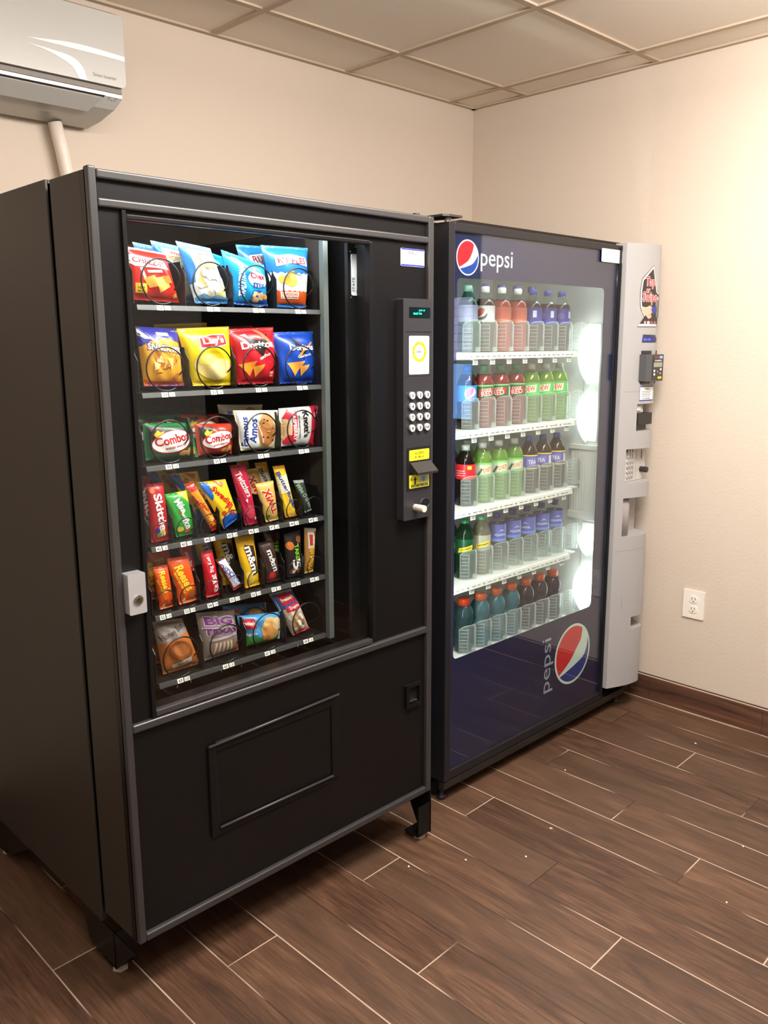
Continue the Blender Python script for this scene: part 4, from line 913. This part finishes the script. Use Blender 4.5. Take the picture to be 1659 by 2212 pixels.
# tap or swipe notice
q = MB()
out = [(1.125, 1.775), (1.052, 1.725)]+smoothline([(1.052, 1.725), (1.044, 1.675), (1.050, 1.62), (1.078, 1.585)], 5)[1:]+[(1.036, 1.549), (1.178, 1.549), (1.180, 1.668), (1.158, 1.680)]
cx0, cz0 = 1.108, 1.66
def shrink(P, f, g): return [(cx0+(x-cx0)*f, cz0+(z-cz0)*g) for x, z in P]
q.tris(T_poly(out), PS(.0008), plain((60, 56, 54), .4), .02); q.tris(T_poly(shrink(out, .955, .975)), PS(.0012), WHITE, .02); q.tris(T_poly(shrink(out, .84, .895)), PS(.0016), plain((52, 46, 44), .4), .02)
PK = plain((232, 150, 150), .5); PR = plain((196, 34, 52), .5)
for s_, x, z, w, h in (('Tap', 1.106, 1.711, .064, .042), ('or', 1.094, 1.681, .024, .014), ('Swipe', 1.108, 1.655, .096, .046)):
    q.tris(T_text(s_, x, z, w+.004, h+.004, 0, .06), PS(.0020), plain((238, 190, 186), .5), .02); q.tris(T_text(s_, x, z, w, h, 0, .0), PS(.0024), PR, .02)
SK = plain((224, 172, 148), .6)
q.tris(T_poly(smoothline([(1.058, 1.625), (1.085, 1.622), (1.110, 1.628), (1.130, 1.618), (1.138, 1.606), (1.118, 1.598), (1.124, 1.588), (1.104, 1.580), (1.080, 1.596), (1.060, 1.600)], 5)), PS(.0020), SK, .02)
q.tris(T_poly([(1.118, 1.616), (1.150, 1.630), (1.158, 1.608), (1.130, 1.596)]), PS(.0024), plain((50, 62, 150), .4), .02)
for k in range(3): q.tris(T_poly([(1.098+.008*k, 1.599-.004*k), (1.108+.008*k, 1.594-.004*k), (1.106+.008*k, 1.592-.004*k), (1.097+.008*k, 1.597-.004*k)]), PS(.0025), plain((190, 132, 112), .6), .02)
q.tris(T_rect(1.150, 1.628, 1.174, 1.662), PS(.0021), plain((190, 186, 180), .5), .02); q.tris(T_rect(1.153, 1.585, 1.172, 1.655), PS(.0023), plain((110, 106, 104), .5), .02)
for k in range(4): q.tris(T_rect(1.075+.022*k, 1.560, 1.090+.022*k, 1.571), PS(.0022), [PK, WHITE, plain((180, 80, 70), .5), GREYP][k], .02)
q.build('swipe_notice', pn, recalc=False)
# display
q = MB(); q.tris(T_poly([(1.070, 1.492), (1.168, 1.492), (1.174, 1.520), (1.076, 1.522)]), PS(.0008), plain((56, 54, 58), .4), .02); q.tris(T_rect(1.074, 1.494, 1.160, 1.514), PS(.0012), plain((40, 44, 110), .25), .02)
q.tris(T_text('$0.00', 1.104, 1.503, .05, .010), PS(.0016), plain((80, 100, 220), .4, emit=.8), .02); q.build('display', pn, recalc=False)
# card reader
CR = plain((74, 74, 74), .42, name='dark_grey_reader')
rb = MB(); rb.prism([(1.072, -.03), (1.074, -.075), (1.088, -.090), (1.176, -.090), (1.188, -.080), (1.188, -.02), (1.16, -.01)], 'z', 1.348, 1.448, CR); rb.prism([(1.080, -.03), (1.080, -.060), (1.180, -.060), (1.180, -.02)], 'z', 1.338, 1.462, plain((40, 40, 40), .45))
rd = rb.build('card_reader', pn, (-.030, 0, 0), bevel=.004, seg=3)
q = MB(); y = -.0912; q.tris(T_poly(rrect(1.093, 1.353, 1.172, 1.444, .005)), on_y(y), plain((44, 43, 43), .3)); q.tris(T_rect(1.100, 1.401, 1.165, 1.418), on_y(y-.0004), plain((148, 156, 138), .3))
for k, (x, z) in enumerate([(1.107, 1.387), (1.155, 1.392), (1.131, 1.384), (1.108, 1.374), (1.152, 1.377)]): q.tris(T_rect(x-.006, z-.004, x+.006, z+.004), on_y(y-.0004), [WHITE, WHITE, GREYP, WHITE, plain((190, 120, 110), .5)][k])
q.tris(T_poly([(1.132, 1.361), (1.145, 1.368), (1.145, 1.364), (1.163, 1.365), (1.163, 1.357), (1.145, 1.358), (1.145, 1.354)]), on_y(y-.0004), YEL)
q.tris(T_rect(1.142, 1.433, 1.165, 1.442), on_y(y-.0004), plain((120, 160, 240), .4, emit=.6)); q.tris(T_rect(1.104, 1.434, 1.138, 1.441), on_y(y-.0004), plain((120, 60, 60), .4)); q.tris(T_text('CARDS', 1.133, 1.425, .05, .006), on_y(y-.0004), WHITE)
q.build('reader_face', rd, recalc=False)
# small service card, bill unit, keypad, delivery tube, coin return
q = MB(); q.tris(T_rect(1.073, 1.273, 1.166, 1.328), PS(.0008), plain((40, 46, 140), .5), .02); q.tris(T_rect(1.0745, 1.277, 1.1645, 1.3255), PS(.0012), WHITE, .02)
q.tris(T_text('CALL', 1.122, 1.318, .035, .007), PS(.0016), BLACKP, .02); q.tris(T_text('for service', 1.120, 1.283, .05, .007), PS(.0016), BLACKP, .02)
for k in range(4): q.tris(T_rect(1.086, 1.308-.006*k, 1.152-.008*(k % 2), 1.310-.006*k), PS(.0016), GREYP, .02)
q.build('service_sticker', pn, recalc=False)
q = MB(); q.box(1.046, 1.184, .004, .010, 1.159, 1.261, DARK); q.prism([(1.048, -.030), (1.048, .006), (1.106, .006), (1.106, -.038)], 'z', 1.228, 1.259, plain((196, 194, 190), .4)); q.box(1.064, 1.090, -.0385, -.033, 1.234, 1.254, plain((226, 224, 220), .4))
q.prism([(1.049, .006), (1.049, -.050), (1.134, -.062), (1.134, .006)], 'z', 1.182, 1.226, plain((38, 36, 36), .35)); q.prism([(1.050, .006), (1.050, -.034), (1.13, -.040), (1.13, .006)], 'z', 1.158, 1.182, plain((70, 68, 66), .4))
q.build('bill_acceptor', pn, bevel=.002)
q = MB(); q.box(1.0055, 1.184, -.0145, -.0115, .9585, 1.0885, plain((196, 192, 188), .4)); kb = q.build('keypad_plate', pn)
for k in range(18):
    x, z = 1.0465+.0185*(k % 3), 1.077-.0198*(k//3)
    q = MB(); q.prism(circle(x, z, .0066, None, 18), 'y', -.0200, -.0130, CHROME if k > 2 else STEEL); q.tris(T_text('123456789*0#ABCDEF'[k], x, z, .0045, .006), on_y(-.0203), GREYP); q.build('key', kb, recalc=False)
q = MB(); q.box(1.152, 1.1545, -.0165, -.014, 1.04, 1.075, plain((90, 86, 84), .4)); q.box(1.112, 1.114, -.0155, -.014, .962, 1.086, plain((150, 146, 142), .4)); q.build('coin_slot', kb)
q = MB(); q.tube([(1.152, -.013, .998), (1.150, -.044, .998)], .0115, 18, plain((40, 38, 38), .35)); q.build('return_knob', kb, bevel=.001)
q = MB(); TUB = plain((150, 144, 142), .25, spec=.6, coat=.4, name='smoked_delivery_tube')
q.lathe([(.040, .7445), (.040, .8985)], 28, TUB, 1.046, .012); q.build('delivery_tube', pn)
q = MB(); q.box(1.07, 1.184, .002, .005, .3585, .409, plain((110, 106, 104), .5)); q.box(1.08, 1.10, -.02, .004, .366, .372, plain((90, 88, 86), .4)); q.build('coin_return', pn)

# ---------------------------------------------------------------- cooler lamps and reflector panel on the right inner wall
LAMP = emitter('cooler_lamp', (.86, 1.0, .955, 1), 6.0); LAMP2 = emitter('cooler_tube', (.86, 1.0, .955, 1), 42.0)
MB().box(.970, .976, .078, .146, 1.112, 1.565, LN).build('lamp_housing', pm, bevel=.002); MB().box(.970, .976, .055, .130, .425, .79, LN).build('lamp_housing', pm, bevel=.002)
MB().tube([(.083, .058, .50), (.083, .058, 1.66)], .009, 12, LAMP2).build('lamp_tube', pm); MB().tube([(.20, .055, 1.728), (.90, .055, 1.728)], .009, 12, emitter('added_top_fill', (.88, 1.0, .96, 1), 20.0)).build('lamp_tube', pm)  # the top tube is an added, unseen light that brightens the top row
def bulb(z0, z1, r, yy):
    n = 12; pr = []
    for k in range(n+1):
        t = k/n; pr.append((max(.0005, r*sin(PI*min(max(t, 0), 1))**.75), z0+(z1-z0)*t))
    q = MB(); q.lathe(pr, 18, LAMP, .945, yy); return q.build('lamp_bulb', pm)
bulb(1.335, 1.565, .042, .112); bulb(1.112, 1.305, .038, .112); bulb(.660, .790, .036, .085); bulb(.425, .635, .042, .095)
RB = plain((206, 204, 198), .35, metal=.2, name='reflector_panel')
q = MB(); q.box(.958, .975, .065, .185, .812, 1.096, RB); q.box(.950, .975, .062, .188, 1.082, 1.100, RB); q.box(.950, .975, .062, .188, .806, .832, RB)
for k in range(9): q.box(.956, .958, .075+.012*k, .079+.012*k, .84, 1.075, RB)
q.build('reflector_panel', pm, bevel=.001)

# ---------------------------------------------------------------- bottle shelves with clear guards and price flags
SW_ = plain((214, 215, 210), .4, name='white_shelf'); SG = plain((150, 154, 150), .5)
SZ = [1.464, 1.208, .945, .685, .413]
BXk = [.2955+.0903*k for k in range(7)]; BYk = .171
def guard_mesh():
    q = MB(); R_, n = .039, 10
    # curved retaining wall with rounded top, ribs, a spine and a foot
    for j in range(n):
        a0, a1 = math.radians(-165+150*j/n), math.radians(-165+150*(j+1)/n)
        h0, h1 = [.104-.018*abs((t/n)*2-1)**4 for t in (j, j+1)]
        q.poly([(R_*cos(a0), R_*sin(a0), .002), (R_*cos(a1), R_*sin(a1), .002), (R_*cos(a1), R_*sin(a1), h1), (R_*cos(a0), R_*sin(a0), h0)], CLEAR, True)
    for z in [.014+.0125*k for k in range(7)]:
        pts = [((R_+.0012)*cos(math.radians(a)), (R_+.0012)*sin(math.radians(a)), z) for a in range(-162, -116, 9)]
        q.tube(pts, .0010, 5, RIB)
    for a in (-162, -117):
        x, y = (R_+.0012)*cos(math.radians(a)), (R_+.0012)*sin(math.radians(a)); q.tube([(x, y, .003), (x, y, .092)], .0012, 5, RIB)
    top = [(R_*cos(math.radians(a)), R_*sin(math.radians(a)), .104-.018*abs((a+90)/75)**4) for a in range(-165, -14, 15)]
    q.tube(top, .0018, 6, RIB)
    a = math.radians(-62); x, y = (R_+.003)*cos(a), (R_+.003)*sin(a)
    q.tube([(x-.001, y, .003), (x, y, .09), (x-.004, y+.004, .103)], .0036, 8, RIB); q.box(x-.016, x-.004, y-.006, y+.004, .001, .017, RIB)
    return q
gm = None; fm_ = None
for r, z in enumerate(SZ):
    q = MB(); q.box(.13, .90, .112, .58, -.006, -.001, SW_)
    q.prism([(.100, -.022), (.104, -.004), (.112, -.001), (.112, -.022)], 'x', .13, .850, SW_)
    for x in BXk:    # little ramps that carry each bottle
        i = len(q.v); q.prism([(.112, -.001), (.20, .0), (.20, -.002), (.112, -.002)], 'x', x-.030, x+.030, SW_)
    for k in range(8):
        x = .1385+.0865*k
        q.box(x+.004, x+.012, .0995, .1025, -.0155, -.0105, SG); q.box(x+.03, x+.05, .0995, .1023, -.0128, -.0117, SG); q.box(x+.058, x+.075, .0995, .1023, -.0128, -.0117, SG)
    sh = q.build('shelf', pm, (0, 0, z))
    for k, x in enumerate(BXk+[BXk[-1]+.0903]):
        if gm is None: gm = guard_mesh().build('bottle_guard', sh, (x, BYk, 0)).data
        else: link('bottle_guard', gm, sh, (x, BYk, 0))
        if r < 4 and k < 7:
            if fm_ is None:
                q = MB(); q.box(-.012, .012, -.001, .001, -.018, .0, WHITE); q.box(-.009, .009, -.0013, -.0009, -.007, -.005, SG); q.box(-.008, .008, -.0013, -.0009, -.014, -.0095, SG); q.box(-.004, .004, .0, .016, -.003, .0, WHITE)
                fm_ = q.build('price_flag', sh, (x-.034, .1075, -.0225)).data
            else: link('price_flag', fm_, sh, (x-.034, .1075, -.0225))
# ================================================================== BOTTLES
def body_prof(kind, H):
    if kind == 'soda': return [(.024, 0), (.031, .003), (.0335, .012), (.0335, .040), (.0325, .055), (.0335, .075), (.0335, .092), (.0330, .094), (.0330, .146), (.0334, .148), (.0322, .154), (.0292, .164), (.0242, .175), (.0188, .185), (.0150, .193), (.0128, .199), (.0125, H-.010)]
    if kind == 'tea': return [(.024, 0), (.031, .003), (.0335, .012), (.0335, .085), (.0325, .088), (.0325, .142), (.0334, .145), (.0318, .153), (.0280, .164), (.0222, .175), (.0165, .185), (.0128, .194), (.0125, H-.010)]
    if kind == 'water': return [(.022, 0), (.030, .003), (.0325, .012), (.0325, .030), (.0315, .034), (.0325, .038), (.0325, .060), (.0315, .064), (.0325, .068), (.0325, .098), (.0325, .165), (.0315, .172), (.028, .180), (.020, .187), (.0135, .190), (.0125, .196), (.0125, H-.010)]
    return [(.024, 0), (.032, .004), (.034, .014), (.034, .046), (.0325, .050), (.0325, .076), (.034, .080), (.034, .086), (.030, .092), (.0268, .098), (.029, .106), (.033, .116), (.0355, .128), (.0358, .138), (.034, .150), (.030, .160), (.0245, .168), (.0195, .173), (.019, .176), (.019, H-.014)]
_bt = {}
def bottle(spec, x, y, z, turn, label, group):
    nm, kind, H, liq, dens, fill, cap, capr, lab, lz, decs, key = spec
    if key not in _bt:
        lm = liquid(liq, dens) if liq else PET
        pr = body_prof(kind, H)
        if fill: # an extra ring at the filling level
            for i in range(len(pr)-1):
                if pr[i][1] < fill < pr[i+1][1]:
                    t = (fill-pr[i][1])/(pr[i+1][1]-pr[i][1]); pr = pr[:i+1]+[(pr[i][0]+t*(pr[i+1][0]-pr[i][0]), fill)]+pr[i+1:]; break
        b = MB(); b.lathe(pr, 28, lm, matfn=(lambda zz: lm if (not fill or zz < fill) else PET))
        cm = MB(); ch = .020 if kind != 'sport' else .026
        cm.lathe([(capr, H-ch), (capr, H-.004), (capr*.93, H-.001), (capr*.7, H), (0, H)], 26, plain(cap, .35))
        if kind == 'sport': cm.lathe([(capr*.96, H-ch-.003), (capr*.96, H-ch)], 26, plain(tuple(int(v*.8) for v in cap), .4))
        lmsh = None
        if lab:
            lmm = MB(); rr = max(r for r, zz in pr if lz[0]-.01 <= zz <= lz[1]+.01)+.0004; n = 40
            lmat = plain(lab, .35, spec=.5)
            lmm.lathe([(rr, lz[0]), (rr, lz[1])], n, lmat); lmm.f = [f for f in lmm.f if len(f) == 4]; lmm.fm = lmm.fm[:len(lmm.f)]; lmm.sm = lmm.sm[:len(lmm.f)]
            ly = 1
            for T, col in decs:
                rad = rr+.0003*ly; ly += 1
                lmm.tris(T, lambda p: (rad*sin(p[0]/rr), -rad*cos(p[0]/rr), lz[0]+p[1]), plain(col, .4), .006)
            lmsh = lmm
        o = b.build(nm, None); cp_ = cm.build('cap', o)
        lw = lmsh.build('label_wrap', o, recalc=False) if lmsh else None
        _bt[key] = (o.data, cp_.data, lw.data if lw else None)
    else:
        d = _bt[key]; o = link(nm, d[0]); link('cap', d[1], o)
        if d[2]: link('label_wrap', d[2], o)
    o.location = (BX+x, BY+y, z); o.rotation_euler = (0, 0, turn)
    return tag(o, label, 'bottle', group)
def around(*deco): return list(deco)
bg = lambda cols: [(T_rect(-.105, a, .105, b), c_) for a, b, c_ in cols]
# name, kind, height, liquid, density, fill, cap, cap radius, label, label z, decals, key
TEAL = ('soda_bottle', 'soda', .216, (70, 130, 110), .35, None, (150, 190, 176), .0145, (140, 144, 170), (.098, .152), bg([(.0, .006, (120, 150, 140))]), 'teal')  # label's lavender grey imitates the window reflection lying over it
DIET = ('soda_bottle', 'soda', .216, (52, 34, 24), .80, .166, (236, 238, 236), .0145, (204, 206, 206), (.098, .152), globe(0, .027, .021, RED1, BLUE1, (190, 70, 64), (226, 226, 222), (70, 70, 74)), 'diet')
REDF = ('soda_bottle', 'soda', .216, (214, 62, 44), .62, .170, (240, 240, 238), .0145, (176, 92, 72), (.098, .150), [(T_rect(-.03, .0, .03, .012), (206, 120, 96)), (T_poly(circle(.0, .03, .014, .012)), (196, 74, 60))], 'redf')
COLA = ('soda_bottle', 'soda', .216, (50, 28, 20), .85, .168, (52, 70, 160), .0145, (58, 56, 140), (.096, .152), [(T_rect(.012, .022, .026, .046), (206, 210, 226)), (T_rect(-.05, .0, .05, .008), (44, 82, 180)), (T_poly(circle(-.018, .030, .012)), (90, 84, 156))], 'cola')
BLUE = ('soda_bottle', 'soda', .210, (46, 30, 26), .80, .165, (40, 92, 190), .0145, (60, 128, 214), (.092, .146), globe(0.004, .026, .022, RED1, BLUE1, (216, 120, 160), (214, 222, 240), (96, 130, 214)), 'blue')
CODE = ('soda_bottle', 'soda', .210, (176, 52, 46), .62, .176, (50, 146, 104), .0145, (34, 84, 48), (.094, .146), [(T_rect(-.105, .046, .105, .050), (120, 196, 120)), (T_poly([(-.028, .012), (-.026, .034), (.030, .040), (.028, .018)]), (176, 36, 40)), (T_text('CODE', 0, .034, .034, .010, 6), (230, 210, 190)), (T_text('RED', .002, .021, .040, .016, 8), (240, 196, 186)), (T_rect(.042, .010, .060, .042), (196, 206, 190)), (T_rect(-.105, .0, .105, .006), (130, 30, 30))], 'code')
DEW = ('soda_bottle', 'soda', .210, (150, 196, 70), .52, .180, (232, 230, 220), .0145, (84, 190, 90), (.094, .144), [(T_rect(-.105, .045, .105, .050), (120, 150, 96)), (T_poly([(-.026, .012), (-.022, .036), (.028, .042), (.024, .016)]), (226, 228, 200)), (T_text('DEW', .001, .027, .040, .019, 7), (206, 50, 50)), (T_rect(.044, .014, .062, .040), (196, 216, 190))], 'dew')
ROOT = ('soda_bottle', 'soda', .209, (34, 20, 16), .92, .185, (232, 234, 230), .0145, (206, 36, 46), (.092, .143), [(T_rect(.014, .034, .030, .046), (226, 190, 60)), (T_rect(-.03, .012, .006, .014), (236, 180, 180)), (T_rect(-.03, .020, .008, .022), (236, 180, 180)), (T_rect(-.03, .028, .004, .030), (236, 180, 180))], 'root')
LIME = ('soda_bottle', 'soda', .209, (160, 214, 90), .48, .178, (234, 234, 226), .0145, (186, 200, 176), (.092, .140), [(T_rect(-.105, .042, .105, .048), (110, 200, 80)), (T_poly([(-.020, .008), (-.012, .034), (.026, .040), (.022, .014)]), (196, 214, 180)), (T_text('DIET', .004, .024, .034, .014, 12), (226, 100, 70)), (T_rect(-.06, .012, -.036, .036), (216, 216, 206)), (T_poly([(-.034, .006), (-.02, .03), (-.014, .026), (-.026, .004)]), (60, 70, 60)), (T_rect(-.105, 0, .105, .005), (120, 196, 96))], 'lime')
TEA = ('tea_bottle', 'tea', .209, (70, 44, 28), .80, None, (62, 92, 190), .0145, (96, 92, 160), (.090, .142), [(T_rect(-.105, .048, .105, .052), (226, 206, 80)), (T_rect(-.105, 0, .105, .004), (226, 206, 80)), (T_rect(-.02, .012, .018, .040), (118, 116, 178)), (T_rect(.030, .012, .042, .042), (214, 208, 190)), (T_text('TEA', 0, .026, .03, .014), (220, 216, 236))], 'tea')
GING = ('soda_bottle', 'soda', .207, (18, 66, 38), .82, None, (20, 150, 84), .0145, (14, 74, 44), (.088, .142), [(T_poly([(-.030, .006), (-.026, .022), (.026, .034), (.024, .018)]), (236, 196, 40)), (T_text('Schweppes', -.001, .020, .044, .009, 13), (50, 60, 30))], 'ging')
PALE = ('soda_bottle', 'soda', .207, (172, 170, 140), .42, None, (40, 176, 108), .0145, (168, 166, 146), (.088, .142), [(T_poly([(-.030, .006), (-.026, .022), (.026, .036), (.024, .018)]), (240, 206, 50)), (T_text('Schweppes', -.001, .021, .044, .009, 14), (60, 60, 40))], 'pale')
WATR = ('water_bottle', 'water', .207, None, 0, None, (44, 50, 130), .0145, (84, 92, 160), (.105, .168), [(T_rect(-.105, .0, .105, .010), (110, 130, 200)), (T_text('AQUAFINA', 0, .024, .046, .010), (196, 200, 226)), (T_poly([(-.01, .036), (.004, .046), (.018, .036), (.004, .039)]), (150, 160, 214))], 'watr')
GATB = ('sports_drink_bottle', 'sport', .197, (56, 140, 160), .62, None, (240, 96, 40), .0215, None, None, [], 'gatb')
GATP = ('sports_drink_bottle', 'sport', .197, (44, 26, 56), .85, None, (240, 96, 40), .0215, None, None, [], 'gatp')
GATT = ('sports_drink_bottle', 'sport', .197, (70, 110, 116), .55, None, (236, 72, 30), .0215, None, None, [], 'gatt')
PLAN = [[TEAL, DIET, REDF, REDF, COLA, COLA, COLA], [BLUE, CODE, CODE, CODE, DEW, DEW, DEW], [ROOT, LIME, LIME, LIME, TEA, TEA, TEA], [GING, PALE, WATR, WATR, WATR, WATR, WATR], [GATT, GATB, GATB, GATB, GATP, GATP, GATP]]
DESC = {'teal': 'teal clear soda bottle', 'diet': 'silver label cola bottle with white cap', 'redf': 'red fruit drink bottle with white cap', 'cola': 'dark cola bottle with blue cap', 'blue': 'bright blue label cola bottle', 'code': 'red soda bottle with green cap', 'dew': 'yellow green soda bottle with white cap and green label', 'root': 'dark soda bottle with red label and white cap', 'lime': 'lime green soda bottle with white cap and pale label', 'tea': 'brown tea bottle with blue cap and violet label', 'ging': 'dark green bottle with yellow slanted label', 'pale': 'pale ginger ale bottle with green cap', 'watr': 'clear water bottle with blue label', 'gatb': 'teal blue sports drink with orange cap', 'gatp': 'dark purple sports drink with orange cap', 'gatt': 'grey teal sports drink with red orange cap'}
SHN = ['top', 'second', 'third', 'fourth', 'bottom']; ORD = ['first', 'second', 'third', 'fourth', 'fifth', 'sixth', 'seventh']
rb_ = random.Random(4)
BEHIND = {(0, k) for k in range(1, 6)} | {(1, k) for k in (1, 2, 3, 4, 5)} | {(2, k) for k in (0, 1, 2)} | {(3, 0)} | {(4, 0)}
for r in range(5):
    same = {}
    for s in PLAN[r]: same[s[-1]] = same.get(s[-1], 0)+1
    for k in range(7):
        s = PLAN[r][k]; key = s[-1]
        turn = math.radians(-48+rb_.uniform(-28, 28))
        where = f', {ORD[k]} along the {SHN[r]} cooler shelf' if same[key] > 1 else f' on the {SHN[r]} cooler shelf'
        bottle(s, BXk[k], BYk, SZ[r]+.0008, turn, DESC[key]+where, f'bottles on the {SHN[r]} cooler shelf')
        if (r, k) in BEHIND:
            s2 = COLA if (r == 0 and k in (2, 3, 4, 5)) else s
            ob = bottle(s2, BXk[k], BYk+.073, SZ[r]+.0012, turn+.5, f'{DESC[s2[-1]]} behind the {ORD[k]} along that {SHN[r]} shelf'.replace(' along that', ' on'), f'bottles on the {SHN[r]} cooler shelf')
            if s2 is COLA and r == 0: ob.scale = (1.0, 1.0, 1.075)   # the taller bottles of the rear row

# ================================================================== CAMERA, LIGHT
import mathutils
yaw, pitch, roll, FPX = .774517, .194834, -.005397, 1848.011
fw = Vector((sin(yaw)*cos(pitch), cos(yaw)*cos(pitch), -sin(pitch))); rt = Vector((cos(yaw), -sin(yaw), 0)); up = rt.cross(fw)
r2 = rt*cos(roll)+up*sin(roll); u2 = up*cos(roll)-rt*sin(roll)
cam = bpy.data.cameras.new('camera'); co = bpy.data.objects.new('camera', cam); COL.objects.link(co)
co.matrix_world = Matrix(((r2.x, u2.x, -fw.x, -3.19993), (r2.y, u2.y, -fw.y, -2.67745), (r2.z, u2.z, -fw.z, 1.49510), (0, 0, 0, 1)))
cam.sensor_fit = 'VERTICAL'; cam.sensor_height = 24.0; cam.lens = 24.0*FPX/2212; cam.clip_start = .02
S.camera = co
def area(name, loc, sx, sy, P, col=(1, .93, .84), rot=(0, 0, 0)):
    l = bpy.data.lights.new(name, 'AREA'); l.shape = 'RECTANGLE'; l.size = sx; l.size_y = sy; l.energy = P; l.color = col
    o = bpy.data.objects.new(name, l); COL.objects.link(o); o.location = loc; o.rotation_euler = rot; return o
def light_with_fill(name, x, y, sx, sy, P, col):
    # ceiling light out of view; four side panels added to brighten ceiling and walls
    d, z = .10, CEIL-.13
    area(name+'_under', (x, y, z), sx, sy, P*.50, col)
    area(name+'_south', (x, y-sy/2, z+d/2), sx, d, P*.165, col, (-PI/2, 0, 0)); area(name+'_north', (x, y+sy/2, z+d/2), sx, d, P*.165, col, (PI/2, 0, 0))
    area(name+'_east', (x+sx/2, y, z+d/2), sy, d, P*.115, col, (PI/2, 0, -PI/2)); area(name+'_west', (x-sx/2, y, z+d/2), sy, d, P*.115, col, (PI/2, 0, PI/2))
light_with_fill('ceiling_light_near_machines', -1.45, -1.95, 1.2, .4, LA, (1, .948, .905))
light_with_fill('ceiling_light_over_camera', -3.0, -2.6, 1.2, .4, LB, (1, .945, .895))
wd = bpy.data.worlds.new('world'); S.world = wd; wd.use_nodes = True
wd.node_tree.nodes['Background'].inputs[0].default_value = (.7, .8, 1, 1); wd.node_tree.nodes['Background'].inputs[1].default_value = .25
vs = S.view_settings; vs.view_transform = 'Standard'; vs.look = 'None'; vs.gamma = 1.0; vs.use_curve_mapping = False; vs.exposure = EXPO
S.cycles.use_denoising = True
S.cycles.max_bounces = 8; S.cycles.transparent_max_bounces = 28; S.cycles.caustics_reflective = False; S.cycles.caustics_refractive = False
S.cycles.sample_clamp_indirect = 6.0
bpy.context.view_layer.update()
